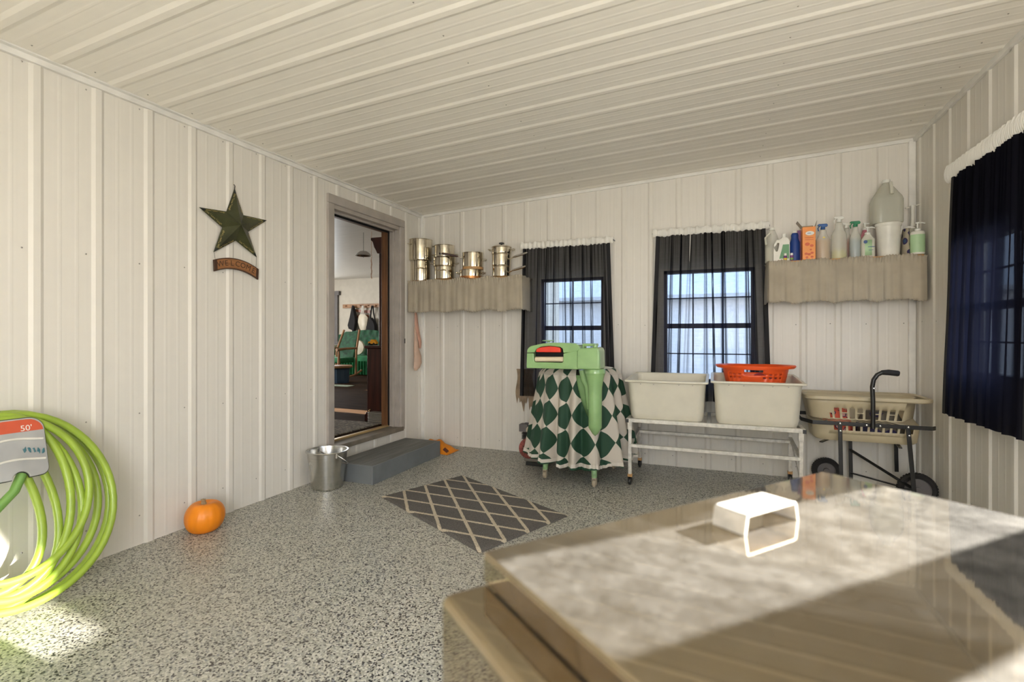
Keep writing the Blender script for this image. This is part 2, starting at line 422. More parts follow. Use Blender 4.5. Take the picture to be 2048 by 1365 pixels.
def onback(x,z,y=YB): return frame_m((x,y,z),(1,0,0),(0,0,1),(0,-1,0))

# ------------------------------------------------------------ ribbed shell
def rib_profile(a0,a1,start,step,h=.009,wb=.060,wt=.028,extra=()):
    pts=[(a0,0)]
    k=math.floor((a0-start)/step)-1
    while start+k*step<a1+step:
        c_=start+k*step
        for da,o_ in ((-wb/2,0),(-wt/2,h),(wt/2,h),(wb/2,0)): pts.append((c_+da,o_))
        # two faint stiffening lines between the ribs
        for q in (.36,.64):
            cc=c_+step*q
            for da,o_ in ((-.010,0),(-.004,.0007),(.004,.0007),(.010,0)): pts.append((cc+da,o_))
        k+=1
    pts=[p for p in pts if a0<=p[0]<=a1]+[(a1,0)]
    pts.sort()
    def off(a):
        for i in range(len(pts)-1):
            if pts[i][0]<=a<=pts[i+1][0]:
                d=pts[i+1][0]-pts[i][0]; return pts[i][1] if d<1e-9 else pts[i][1]+(pts[i+1][1]-pts[i][1])*(a-pts[i][0])/d
        return 0
    for e in extra: pts.append((e,off(e)))
    pts.sort(); return pts
def ribwall(name,a0,a1,start,step,fn,ztop,openings,mat_,screws=None,back=-.12):
    ex=[e for op in openings for e in op[:2]]
    pr_=rib_profile(a0,a1,start,step,extra=ex); mb=MB()
    for i in range(len(pr_)-1):
        (a,oa),(b,ob)=pr_[i],pr_[i+1]
        if b-a<1e-6: continue
        mid=(a+b)/2; iv=[(0,None)]
        segs=[]; z=0
        for (o0,o1,z0,z1) in sorted([op for op in openings if op[0]<mid<op[1]],key=lambda q:q[2]):
            if z0>z: segs.append((z,z0))
            z=z1
        segs.append((z,None))
        for s0,s1 in segs:
            ta=ztop(a) if s1 is None else s1; tb=ztop(b) if s1 is None else s1
            mb.add([fn(a,oa,s0),fn(b,ob,s0),fn(b,ob,tb),fn(a,oa,ta)],[(0,1,2,3)])
            mb.add([fn(a,back,s0),fn(b,back,s0),fn(b,back,tb),fn(a,back,ta)],[(3,2,1,0)])
    # reveals round the openings
    for (o0,o1,z0,z1) in openings:
        for (p,q) in (((o0,z0),(o1,z0)),((o0,z1),(o1,z1)),((o0,z0),(o0,z1)),((o1,z0),(o1,z1))):
            mb.add([fn(p[0],0,p[1]),fn(q[0],0,q[1]),fn(q[0],back,q[1]),fn(p[0],back,p[1])],[(0,1,2,3)])
    mb.cur=1
    if screws:
        for (a,z) in screws:
            n=6; mb.add([fn(a+.0045*math.cos(2*PI*i/n),.003,z+.0045*math.sin(2*PI*i/n)) for i in range(n)]+[fn(a,.006,z)],[(i,(i+1)%n,n) for i in range(n)])
    return struct(name,mb,[mat_,M['screw']])
LS=1.376; ST=.262
def rows(start,step,a0,a1,zs,skip=()):
    out=[]; k=math.ceil((a0-start)/step)
    while start+k*step<a1:
        a=start+k*step-.055
        for z in zs:
            if not any(s0<a<s1 and t0<z<t1 for s0,s1,t0,t1 in skip): out.append((a,z+random.uniform(-.01,.01)))
        k+=1
    return out
door_op=(3.365,4.425,.235,2.385)
ribwall('wall_left',YF,YB,LS,ST,lambda a,o,z:(XL+o,a,z),lambda a:zc(XL)+.04,[door_op],M['wall'],
        rows(LS,ST,YF,YB,(.17,.75,1.62,2.5),[(3.2,4.6,0,3)]),back=-.16)
win1=(-1.64,-1.00,.78,1.775); win2=(-.44,.32,.78,1.80)
ribwall('wall_back',XL,XR,-2.79,.2484,lambda a,o,z:(a,YB-o,z),lambda a:zc(a)+.04,[win1,win2],M['wall'],
        rows(-2.79,.2484,XL+.1,XR,(.10,1.30),[(-1.9,-.9,.6,2),(-.6,.5,.6,2)]))
win3=(3.30,4.00,.95,1.80); win4=(1.905,2.248,1.40,2.1); win5=(1.31,1.90,1.40,2.1); patch_win=(.45,1.235,.95,1.38)  # last opening is added, sized to trim the light patch on the floor
ribwall('wall_right',YF,YB,4.462,-.262*-1,lambda a,o,z:(XR-o,a,z),lambda a:zc(XR)+.04,[win3,win4,win5,patch_win],M['wall'],
        rows(4.462,.262,3.0,YB,(1.30,.17),[(3.2,4.3,.6,2.3)]))
ribwall('wall_front',XL,XR,-2.79,.2484,lambda a,o,z:(a,YF+o,z),lambda a:zc(a)+.04,[(-.70,1.30,.45,2.35)],M['wall'])
def ceiling():
    pr_=rib_profile(YF-.1,YB+.1,1.431-.256*0+.0,.2565,h=.006,wb=.072,wt=.030); mb=MB()
    for i in range(len(pr_)-1):
        (a,oa),(b,ob)=pr_[i],pr_[i+1]
        if b-a<1e-6: continue
        x0,x1=XL-.05,XR+.05
        mb.add([(x0,a,zc(x0)-oa),(x1,a,zc(x1)-oa),(x1,b,zc(x1)-ob),(x0,b,zc(x0)-ob)],[(0,1,2,3)])
    mb.add([(XL-.1,YF-.15,zc(XL)+.1),(XR+.3,YF-.15,zc(XR)+.1),(XR+.3,YB+.15,zc(XR)+.1),(XL-.1,YB+.15,zc(XL)+.1)],[(0,1,2,3)])
    mb.cur=1
    for k in range(14):
        y=1.431+.2565*k-.12
        for x in (-2.95,-1.2,.35,1.3):
            n=6; mb.add([(x+.0045*math.cos(2*PI*i/n),y+.0045*math.sin(2*PI*i/n),zc(x)-.002) for i in range(n)]+[(x,y,zc(x)-.006)],[(i,(i+1)%n,n) for i in range(n)])
    struct('ceiling',mb,[M['ceil'],M['screw']])
ceiling()
fl=MB(); fl.box(XL-.02,XR+.1,YF-.1,YB+.1,-.1,0); struct('floor',fl,M['floor'])
# trims
t=MB(); t.box(XL,XL+.022,YF,YB,zc(XL)-.034,zc(XL)+.0); t.box(XL,XL+.05,YF,YB,zc(XL)-.006,zc(XL)+.002); struct('trim_1',t,M['trimw'],bev=.002)
t=MB(); t.add([(XL,YB-.018,zc(XL)-.03),(XR,YB-.018,zc(XR)-.03),(XR,YB-.018,zc(XR)),(XL,YB-.018,zc(XL)),(XL,YB,zc(XL)-.03),(XR,YB,zc(XR)-.03)],[(0,1,2,3),(0,4,5,1)]); struct('trim_2',t,M['trimw'])
t=MB(); t.box(XR-.022,XR,YF,YB,zc(XR)-.036,zc(XR)); struct('trim_3',t,M['trimw'],bev=.002)
t=MB(); t.box(XL,XL+.045,YB-.022,YB,0,zc(XL)-.01); struct('trim_4',t,M['trimw'],bev=.008)
t=MB(); t.box(XR-.05,XR,YB-.022,YB,0,zc(XR)-.02); struct('trim_5',t,M['trimw'],bev=.008)

# windows
def window(name,a0,a1,z0,z1,fn,vm,hm,mid=True):
    def bx(mb,a,b,c_,d,e,f_):
        P=[fn(x,o,z) for z in (c_,d) for o in (e,f_) for x in (a,b)]
        mb.add(P,[(0,2,3,1),(4,5,7,6),(0,1,5,4),(2,6,7,3),(0,4,6,2),(1,3,7,5)])
    fr=MB(); w_=.028
    for q in ((a0,a0+w_,z0,z1),(a1-w_,a1,z0,z1),(a0,a1,z0,z0+w_),(a0,a1,z1-w_,z1)): bx(fr,*q,-.09,-.02)
    zm=(z0+z1)/2
    if mid: bx(fr,a0,a1,zm-.022,zm+.022,-.085,-.025)
    for i in range(1,vm): a=a0+(a1-a0)*i/vm; bx(fr,a-.006,a+.006,z0,z1,-.07,-.05)
    for i in range(1,hm):
        z=z0+(z1-z0)*i/hm
        if abs(z-zm)>.05 or not mid: bx(fr,a0,a1,z-.005,z+.005,-.07,-.05)
    r=bpy.data.objects.new(name,None); col.objects.link(r); r['kind']='structure'; r.location=fn((a0+a1)/2,0,z0)
    mk('window_frame',fr,M['winframe'],r)
    gl=MB(); gl.add([fn(a0,-.06,z0),fn(a1,-.06,z0),fn(a1,-.06,z1),fn(a0,-.06,z1)],[(0,1,2,3)]); mk('pane',gl,M['glassw'],r)
    return r
fb=lambda a,o,z:Vector((a,YB-o,z)); frr=lambda a,o,z:Vector((XR-o,a,z)); ff=lambda a,o,z:Vector((a,YF+o,z))
window('window_1',*win1,fb,2,4); window('window_2',*win2,fb,3,4); window('window_3',*win3,frr,3,4)
window('window_4',*win4,frr,1,1,False); window('window_5',*win5,frr,1,1,False); window('patch_window',*patch_win,frr,1,1,False)
window('fill_window',-.70,1.30,.45,2.35,ff,4,1,False)  # unseen glazing added behind the camera to let light in

# ------------------------------------------------------------ outside
g_=MB(); g_.add([(-40,-40,-.12),(40,-40,-.12),(40,60,-.12),(-40,60,-.12)],[(0,1,2,3)]); struct('ground',g_,M['ground'])
br=thing('barn','pale metal barn seen blurred through the dark sheer curtains','barn',(1,17,-.12))
b_=MB(); b_.box(-7,9,15,22,-.12,2.3); mk('barn_wall',b_,M['siding'],br)
b_=MB(); b_.prism([(14.6,2.25),(18.5,4.0),(22.4,2.25),(22.4,2.35),(18.5,4.12),(14.6,2.35)],frame_m((-7.3,0,0),(0,1,0),(0,0,1),(1,0,0)),16.6); mk('barn_roof',b_,M['metalroof'],br)

# ------------------------------------------------------------ house room behind the door
FZ=.257; CZ=2.70
def quad(*p): return MB().add(p,[(0,1,2,3)])
fl=MB(); fl.box(-11,XL-.16,1.2,10.7,FZ-.08,FZ); struct('floor.001',fl,M['hardwood'])
b_=MB(); b_.box(-11,XL-.16,1.2,10.7,CZ,CZ+.08); struct('ceiling.001',b_,M['inceil'])
# far wall with a window opening
wx0,wx1,wz0,wz1=-10.35,-9.42,1.05,2.28
b_=MB(); b_.box(-11,wx0,10.6,10.7,FZ,CZ); b_.box(wx1,XL-.16,10.6,10.7,FZ,CZ); b_.box(wx0,wx1,10.6,10.7,FZ,wz0); b_.box(wx0,wx1,10.6,10.7,wz1,CZ); struct('wall_house_far',b_,M['inwall'])
b_=MB(); ed=[1.2,5.40,5.55,6.75,6.90,10.7]  # two added slits in this wall shape the streaks on the floor
for q in range(0,6,2): b_.box(-11.1,-11,ed[q],ed[q+1],FZ,CZ)
for q in (1,3): b_.box(-11.1,-11,ed[q],ed[q+1],FZ,1.95); b_.box(-11.1,-11,ed[q],ed[q+1],2.62,CZ)
struct('wall_house_left',b_,M['inwall'])
b_=MB(); b_.box(-11,XL-.16,1.1,1.2,FZ,CZ); struct('wall_house_near',b_,M['inwall'])
b_=MB(); b_.box(XL-.17,XL-.161,1.2,3.34,FZ,CZ); b_.box(XL-.17,XL-.161,4.45,10.7,FZ,CZ); b_.box(XL-.17,XL-.161,3.34,4.45,2.40,CZ); struct('wall_house_right',b_,M['inwall'])
b_=MB(); b_.box(wx1,wx1+.11,10.55,10.6,wz0-.1,wz1); b_.box(wx0-.1,wx1+.17,10.53,10.6,wz1,wz1+.11); b_.box(wx0-.1,wx1+.14,10.53,10.6,wz0-.08,wz0); b_.box(wx0,wx1,10.6,10.64,(wz0+wz1)/2-.02,(wz0+wz1)/2+.02)
b_.box(wx1-.05,wx1,10.6,10.64,wz0,wz1)
r=bpy.data.objects.new('window_8',None); col.objects.link(r); r['kind']='structure'; r.location=(wx0,10.6,wz0); mk('window_frame',b_,M['winframe'],r)

# door frame
r=bpy.data.objects.new('door_1',None); col.objects.link(r); r['kind']='structure'; r.location=(XL,3.9,.235)
y0,y1,zb,zt=3.355,4.465,.235,2.405
b_=MB(); b_.box(XL-.005,XL+.022,y0-.02,y0+.055,zb,zt-.0655); b_.box(XL-.005,XL+.022,y1-.075,y1+.0,zb-.02,zt-.0655); b_.box(XL-.005,XL+.022,y0-.02,y1,zt-.065,zt+.012)
mk('door_casing',b_,M['doortrim'],r,bev=.006)
b_=MB()
for (a,b) in ((y0+.01,y0+.05),(y1-.085,y1-.045)): b_.box(XL-.12,XL,a,b,zb,zt-.06)
b_.box(XL-.12,XL,y0+.01,y1-.05,zt-.10,zt-.05)
b_.box(XL-.075,XL-.05,y1-.10,y1-.08,zb,zt-.1); b_.box(XL-.075,XL-.05,y0+.05,y1-.08,zt-.12,zt-.1)
mk('door_jamb',b_,M['doortrim'],r,bev=.003)
b_=MB(); b_.box(XL-.125,XL-.115,y1-.105,y1-.085,zb+.02,zt-.1); b_.box(XL-.125,XL-.115,y0+.05,y1-.09,zt-.125,zt-.1); mk('weather_strip',b_,M['dark'],r)
b_=MB(); b_.box(XL-.20,XL-.122,y1-.11,y1-.05,zb+.02,zt-.09); b_.box(XL-.20,XL-.122,y0,y0+.05,zb+.02,zt-.09); b_.box(XL-.20,XL-.122,y0,y1-.06,zt-.115,zt-.07); mk('inner_jamb',b_,M['jambwood'],r,bev=.003)
b_=MB(); b_.box(XL-.12,XL+.035,y0,y1-.04,zb-.03,zb+.012); mk('door_sill',b_,M['sill'],r,bev=.004)
b_=MB(); b_.box(XL-.16,XL-.115,y0+.04,y1-.08,zb+.0,zb+.028); mk('threshold',b_,M['brass'],r,bev=.005)
b_=MB(); b_.box(XL-.118,XL-.113,y1-.1,y1-.082,1.30,1.36); b_.box(XL-.118,XL-.113,y1-.1,y1-.082,1.12,1.17); b_.box(XL+.0221,XL+.026,y1-.012,y1-.002,1.12,1.17); mk('latch_plate',b_,M['black'],r)

# hutch just inside the door
ht=thing('hutch','dark cherry hutch cabinet standing just inside the open door','cabinet',(-3.5,5.1,FZ))
hy0,hy1=4.52,5.75
b_=MB(); b_.box(-3.575,-3.24,hy0,hy1,FZ+.10,1.06); b_.box(-3.60,-3.24,hy0-.02,hy1+.02,1.06,1.09)
b_.prism([(-3.60,FZ),(-3.60,FZ+.06),(-3.575,FZ+.10),(-3.24,FZ+.10),(-3.24,FZ),(-3.33,FZ),(-3.36,FZ+.07),(-3.47,FZ+.07),(-3.52,FZ)],frame_m((0,hy0-.015,0),(1,0,0),(0,0,1),(0,-1,0)),-1.24)
mk('base_cabinet',b_,M['cherry'],ht,bev=.006)
b_=MB(); b_.box(-3.415,-3.24,hy0,hy1,1.09,2.12); mk('upper_cabinet',b_,M['cherry'],ht,bev=.005)
b_=MB(); b_.prism([(-3.415,2.10),(-3.43,2.13),(-3.455,2.17),(-3.475,2.23),(-3.50,2.25),(-3.50,2.275),(-3.24,2.275),(-3.24,2.10)],frame_m((0,hy0-.03,0),(1,0,0),(0,0,1),(0,-1,0)),-1.3); mk('crown',b_,M['cherry'],ht)
b_=MB(); b_.lathe([(.0,0),(.03,.0),(.035,.02),(.02,.04),(.04,.07),(.045,.1),(.03,.14),(0,.16)],(-3.33,hy0+.05,2.275),14); mk('finial',b_,M['jambwood'],ht,smooth=True)
for ya in (hy0+.05,hy0+.65):
    b_=MB(); b_.box(-3.585,-3.575,ya,ya+.5,FZ+.15,1.0); dr=mk('cabinet_door',b_,M['cherry'],ht,bev=.004)
    b_=MB(); b_.lathe([(0,0),(.012,.01),(.012,.02),(0,.028)],(-3.588,ya+.04,.7),10); mk('knob',b_,M['brass'],dr)
ty=thing('toy_truck','yellow toy truck parked on the dark hutch ledge','toy',(-3.53,4.62,1.094))
b_=MB(); b_.box(-3.585,-3.485,4.55,4.60,1.110,1.135); b_.prism([(-3.565,1.135),(-3.55,1.158),(-3.51,1.158),(-3.495,1.135)],frame_m((0,4.555,0),(1,0,0),(0,0,1),(0,-1,0)),-.045); mk('truck_body',b_,M['yellow'],ty,bev=.003)
for xx in (-3.565,-3.507):
    b_=MB(); b_.lathe([(.0,0),(.014,0),(.014,.055),(0,.055)],(xx,4.547,1.109),12,frame_m((0,0,0),(1,0,0),(0,0,1),(0,1,0))); mk('wheel',b_,M['rubber'],ty)
bs=thing('storage_basket','low grey woven basket on the floor beside the hutch foot','basket',(-3.36,4.44,FZ))
b_=MB()
for k in range(7): b_.loft([rrect(-3.37,4.44,.20,.10,.03,FZ+.002+k*.017),rrect(-3.37,4.44,.215,.11,.03,FZ+.009+k*.017),rrect(-3.37,4.44,.20,.10,.03,FZ+.017+k*.017)],cap=(k==0,k==6))
mk('basket_body',b_,M['grycl'],bs)
b_=MB(); b_.tube([(-3.47,4.44,FZ+.10),(-3.49,4.44,FZ+.13),(-3.47,4.44,FZ+.14)],.006,8); mk('handle',b_,M['brass'],bs)

b_=MB(); b_.box(-4.15,-3.30,3.55,4.40,FZ,FZ+.014); o=mk('door_mat',b_,M['mataup'],loc=(-3.7,4.0,FZ),bev=.004); tag(o,'brown patterned entry mat just inside the doorway','mat')
# pale rug far inside
p=atz(693,768,FZ)
b_=MB(); b_.box(p.x-.75,p.x+.45,p.y-.50,p.y-.30,FZ,FZ+.012); o=mk('area_rug',b_,M['rugw'],loc=(p.x,p.y,FZ),bev=.004); tag(o,'pale green rug on the dark floor inside the house','rug')
# light inside the house comes only from lamp objects, some of them added
# sofa
def sofa():
    r=thing('sofa','dark green tufted sofa with ruffled skirt against the far inner wall','sofa',(-8.3,10.0,FZ))
    b_=MB(); b_.box(-8.95,-7.2,9.65,10.4,FZ+.30,FZ+.46); mk('seat',b_,M['sofas'],r,bev=.04)
    b_=MB()
    def bk(u,v):
        x=-8.95+1.75*u; z=FZ+.42+(.55+.12*math.sin(PI*min(1,u*1.0)))*v
        tuft=.03*abs(math.sin(u*PI*9+ (v*5)))*abs(math.sin(u*PI*9-(v*5)))
        return (x,10.22-.12*(1-v)-tuft,z)
    b_.grid(bk,60,20); b_.box(-8.93,-7.2,10.25,10.42,FZ+.3,FZ+.95); mk('backrest',b_,M['sofa'],r,smooth=True)
    b_=MB(); b_.grid(lambda u,v:(-8.97+1.8*u,9.62+.02*math.sin(u*140),FZ+.02+.32*v),220,2); mk('skirt',b_,M['sofas'],r,smooth=True)
    b_=MB(); b_.box(-9.05,-8.88,9.6,10.35,FZ+.05,FZ+.62); mk('arm',b_,M['sofa'],r,bev=.05)
    b_=MB(); b_.loft([[Vector((-8.1+.2*math.cos(a)*k,9.95-.06*j,FZ+.66+.18*math.sin(a)*k)) for a in [2*PI*i/14 for i in range(14)]] for j,k in ((0,.4),(.5,1),(1.5,1),(2,.4))]); mk('pillow',b_,M['cream'],r,smooth=True)
sofa()
def rocker():
    p=atz(684,757,FZ); r=thing('rocking_chair','wooden rocking chair with green cushions, partly hidden by the left jamb','chair',(p.x-.15,p.y,FZ))
    x,y=p.x-.15,p.y
    for s_ in (-1,1):
        b_=MB(); b_.tube([(x+.28*s_-.0,y-.4+.9*t_,FZ+.03+.10*(t_-.45)**2*4) for t_ in [i/10 for i in range(11)]],.022,8); mk('rocker',b_,M['oak'],r,smooth=True)
        b_=MB(); b_.tube([(x+.28*s_,y-.25,FZ+.06),(x+.28*s_,y-.25,FZ+.30),(x+.28*s_,y-.25,FZ+.62)],[.02,.032,.02],8); mk('leg',b_,M['oak'],r,smooth=True)
        b_=MB(); b_.tube([(x+.28*s_,y+.3,FZ+.06),(x+.28*s_,y+.32,FZ+.6),(x+.22*s_,y+.5,FZ+1.08)],.024,8); mk('leg',b_,M['oak'],r,smooth=True)
        b_=MB(); b_.tube([(x+.28*s_,y-.32,FZ+.64),(x+.29*s_,y,FZ+.66),(x+.28*s_,y+.32,FZ+.66)],[.034,.026,.022],8); mk('armrest',b_,M['oak'],r,smooth=True)
    b_=MB(); b_.box(x-.27,x+.27,y-.25,y+.3,FZ+.34,FZ+.46); mk('seat',b_,M['sofas'],r,bev=.04)
    b_=MB(); b_.add([(x-.24,y+.27,FZ+.44),(x+.24,y+.27,FZ+.44),(x+.2,y+.48,FZ+1.04),(x-.2,y+.48,FZ+1.04),(x-.24,y+.36,FZ+.44),(x+.24,y+.36,FZ+.44),(x+.2,y+.56,FZ+1.04),(x-.2,y+.56,FZ+1.04)],[(0,1,2,3),(7,6,5,4),(0,4,5,1),(1,5,6,2),(2,6,7,3),(3,7,4,0)]); mk('backrest',b_,M['sofa'],r,bev=.03)
rocker()
p=atz(680,766,FZ)
p.z=FZ; bb=thing('storage_box','dark blue box with a round wooden top on the inner floor','box',(p.x,p.y,FZ))
b_=MB(); b_.lathe([(.17,0),(.19,.28),(.17,.30)],(p.x,p.y,FZ),16); mk('box_body',b_,M['bluebox'],bb)
b_=MB(); b_.lathe([(.23,.30),(.25,.32),(.23,.35)],(p.x,p.y,FZ),20); mk('lid',b_,M['oak'],bb)
# white side cabinet between chairs
p=aty(686,702,10.35)
b_=MB(); b_.box(-9.32,-9.10,10.2,10.5,FZ,p.z+.15); o=mk('side_cabinet',b_,M['cream'],loc=(p.x,10.35,FZ),bev=.01); tag(o,'white cabinet standing between rocking chair and green sofa','cabinet')
# peg rail with hanging things
a=aty(687,615,10.6); b=aty(760,611,10.6)
pg=thing('peg_rail','brown wooden peg rail on the far inner wall','rack',(a.x,10.59,1.98))
b_=MB(); b_.box(a.x,b.x+.3,10.565,10.598,1.93,2.03); mk('rail',b_,M['oak'],pg,bev=.004)
for k in range(6):
    xx=a.x+.12+k*.24; b_=MB(); b_.tube([(xx,10.565,1.98),(xx,10.52,1.99)],.012,8); mk('peg',b_,M['oak'],pg)
def hang(name,label,cat,pts,mat_,th=.05,strap=None,smat=None):
    c0=aty(pts[0][0],pts[0][1],10.5); r=thing(name,label,cat,(c0.x,10.5,c0.z)); b_=MB()
    P=[aty(x,y,10.5) for x,y in pts]; n=len(P); cen=sum(P,Vector())/n
    b_.loft([[cen+(q-cen)*k+Vector((0,dy,0)) for q in P] for k,dy in ((.8,-th),(1,-th*.3),(1,th*.3),(.85,th))]); mk('bag_body' if 'bag' in name else 'cloth_body',b_,mat_,r,smooth=True)
    if strap:
        b_=MB(); b_.tube([aty(x,y,10.5) for x,y in strap],.02,6); mk('strap',b_,smat or mat_,r,smooth=True)
hang('hanging_jacket','black jacket hanging from the peg rail nearest the window','jacket',[(705,611),(708,612),(713,632),(714,645),(711,662),(708,670),(705,661),(698,658),(696,652),(701,632)],M['blackc'])
hang('tote_bag','white cloth bag with long straps on the middle peg','bag',[(718,632),(722,628),(730,629),(736,636),(734,650),(731,664),(726,668),(722,662),(719,655),(716,644)],M['cream'],.03,[(720,655),(722,640),(725,612),(727,612),(727,640),(728,655)],M['whitec'])
hang('handbag','black handbag with thin straps on the right peg','bag',[(739,640),(744,636),(749,640),(753,650),(754,664),(747,668),(735,666),(733,655)],M['blackc'],.06,[(740,641),(743,618),(744,612),(746,612),(747,625),(750,642)])
for i,(px,py,lb) in enumerate(((720,638,'left'),(731,638,'right'))):
    pass
c0=aty(725,622,10.58); hh=thing('wall_plaque','small reddish wooden plaque with heart shapes under the peg rail','plaque',(c0.x,10.59,c0.z-.25))
b_=MB(); q=[aty(x,y,10.59) for x,y in ((712,619),(727,621),(741,621),(741,627),(727,626),(712,624))]; b_.loft([q,[v+Vector((0,-.02,0)) for v in q]]); mk('board',b_,M['heart'],hh)
for cxp in (720.5,731.5):
    b_=MB(); b_.tube([aty(cxp+5*math.sin(t_)**3,635-(4.6*math.cos(t_)-1.8*math.cos(2*t_)-.7*math.cos(3*t_)),10.58) for t_ in [2*PI*i/20 for i in range(20)]],.016,6,closed=True); mk('heart_ring',b_,M['heart'],hh)
# pendant
p=aty(727,512,5.9)
pl=thing('pendant_lamp','shallow silver dish lamp hanging from the inner ceiling','lamp',(p.x,p.y,p.z))
b_=MB(); b_.lathe([(.004,.075),(.05,.065),(.09,.035),(.115,.0),(.108,.0),(.085,.025),(.045,.052),(.004,.06)],p,24,cap=(True,True)); mk('lamp_shade',b_,M['steel2'],pl,smooth=True)
b_=MB(); b_.tube([(p.x,p.y,p.z-.03),(p.x,p.y,CZ)],.003,6); mk('rod',b_,M['black'],pl)
p=aty(743,512,5.9)
b_=MB(); b_.tube([(p.x+.004*math.sin(i*1.3),p.y,CZ-(CZ-p.z+.33)*i/30) for i in range(31)],[.004 if i<18 else .007+.003*(i%2) for i in range(31)],6); o=mk('pull_cord',b_,M['peach'],loc=(p.x,p.y,CZ),smooth=True); tag(o,'knotted tan pull cord hanging beside the dish lamp','cord')

# ------------------------------------------------------------ porch objects
# star
st=thing('barn_star','dark green metal barn star hanging on the white wall','star',(XL+.01,2.449,1.955))
tips=[(2.443,2.206),(2.705,2.045),(2.619,1.763),(2.289,1.748),(2.19,2.018)]
cy,cz=2.449,1.956; inn=[]
for i in range(5):
    a=tips[i]; b=tips[(i+1)%5]; my,mz=(a[0]+b[0])/2-cy,(a[1]+b[1])/2-cz; L=math.hypot(my,mz); inn.append((cy+my/L*.104,cz+mz/L*.104))
ol=[]
for i in range(5): ol+= [tips[i],inn[i]]
def starmesh(k,xb,apex):
    mb=MB(); vs=[(xb,cy+(y-cy)*k,cz+(z-cz)*k) for y,z in ol]+[(apex,cy,cz)]
    return mb.add(vs,[(i,(i+1)%10,10) for i in range(10)])
b_=starmesh(1,XL+.022,XL+.075); b_.loft([[Vector((XL+.018,y,z)) for y,z in ol],[Vector((XL+.022,y,z)) for y,z in ol]]); mk('star_face',b_,M['olive'],st)
b_=MB()
for t_ in tips:
    d=Vector((0,cy-t_[0],cz-t_[1])); L=d.length; d/=L; s_=Vector((0,-d.z,d.y))
    tp=Vector((XL+.0235,t_[0],t_[1])); k=.035; ap=tp+d*k; ap.x+=.053*k/L
    b_.add([tp,tp+d*k*.95+s_*k*.30,ap+Vector((.001,0,0)),tp+d*k*.95-s_*k*.30],[(0,1,2),(0,2,3)])
mk('tip_cap',b_,M['oliveedge'],st)
b_=MB(); b_.tube([(XL+.02,2.443,2.20),(XL+.02,2.446,2.225),(XL+.012,2.444,2.235)],.003,6); mk('hanger',b_,M['black'],st)
# lettering along the star's edges
for i in range(5):
    tp=Vector((XL+.022,*tips[i]))
    for q,side in ((inn[i],1),(inn[i-1],-1)):
        ip=Vector((XL+.022,*q)); cen=Vector((XL+.075,cy,cz))
        d=(ip-tp); mid=tp+d*.56; inward=(cen-mid); n=d.cross(inward).normalized()
        if n.x<0: n=-n
        u=d.normalized()
        ups=n.cross(u)
        if ups.z<0 and abs(u.y)>.5 or (abs(u.y)<=.5 and False): u=-u; ups=n.cross(u)
        inw=(inward-u*inward.dot(u)).normalized()
        mt=frame_m(mid+inw*.012+n*.0012,u,ups,n)
        tb=text_mb('Live \u2665 Love \u2665 Laugh'.replace('\u2665','*'),.0165,mt,.0003); mk('lettering',tb,M['gold'],st)
# welcome sign
ws=thing('welcome_sign','small curved wooden sign reading WELCOME below the green star','sign',(XL+.01,2.46,1.70))
pts0=[(2.289,1.690),(2.375,1.715),(2.46,1.722),(2.55,1.708),(2.632,1.672)]
def arc(k,o_): 
    y=2.286+.345*k; z=1.728-.00-1.35*(y-2.448)**2-.03*(y-2.448); return (y-o_*(y-2.448)*.35,z-o_)
top=[arc(i/16,0) for i in range(17)]; bot=[arc(i/16,.075) for i in range(17)]
def signpoly(g): 
    t2=[(y,z-g) for y,z in top]; b2=[(y,z+g) for y,z in bot]
    if g: t2=t2[1:-1]; b2=b2[1:-1]
    return t2+b2[::-1]
b_=MB(); b_.prism(signpoly(0),frame_m((XL+.017,0,0),(0,1,0),(0,0,1),(1,0,0)),.012); mk('sign_edge',b_,M['signedge'],ws)
b_=MB(); b_.prism(signpoly(.007),frame_m((XL+.0285,0,0),(0,1,0),(0,0,1),(1,0,0)),.0015); mk('sign_board',b_,M['signwood'],ws)
b_=MB()
for i,ch in enumerate('WELCOME'):
    k=.13+.74*i/6; y,z=arc(k,.0375); y2,z2=arc(k+.02,.0375); a=math.atan2(z2-z,y2-y)
    text_mb(ch,.052,onleft(y,z,XL+.0305)@Matrix.Rotation(a,4,'Z'),.0004,b_)
mk('letter',b_,M['signedge'],ws)
b_=MB(); b_.tube([(XL+.02,2.292,1.75),(XL+.02,2.30,1.705)],.0012,5); b_.tube([(XL+.02,2.617,1.765),(XL+.02,2.615,1.69)],.0012,5); mk('chain',b_,M['black'],ws)

# pumpkin
pk=thing('pumpkin','orange pumpkin with a dry stem on the floor by the left wall','pumpkin',(-2.915,2.13,0))
b_=MB(); n=80; rings=[]
for j in range(25):
    ph=PI*j/24; ring=[]
    for i in range(n):
        a=2*PI*i/n; rib=1-.022*abs(math.cos(a*7.5))**6-.012*math.sin(a*3+1)
        rr=.110*math.sin(ph)**.82*(rib if .1<ph<3.05 else 1); z=.108+.104*math.cos(ph)*(1 if ph>1.5 else 1.0)-.028*math.exp(-(ph/.35)**2)+.02*math.exp(-((PI-ph)/.4)**2)
        ring.append(Vector((-2.915+rr*math.cos(a)+.012*math.sin(z*8),2.13+rr*math.sin(a),z-.02)))
    rings.append(ring)
b_.loft(rings); mk('skin',b_,M['pump'],pk,smooth=True)
b_=MB(); rings=[]
for k,(r_,z,dx) in enumerate(((.022,.155,0),(.013,.17,.002),(.010,.185,.006),(.013,.198,.012))):
    rings.append([Vector((-2.915+dx+r_*(1+.18*math.cos(5*a))*math.cos(a),2.13-dx+r_*(1+.18*math.cos(5*a))*math.sin(a),z)) for a in [2*PI*i/20 for i in range(20)]])
b_.loft(rings); mk('stem',b_,M['stem'],pk,smooth=True)

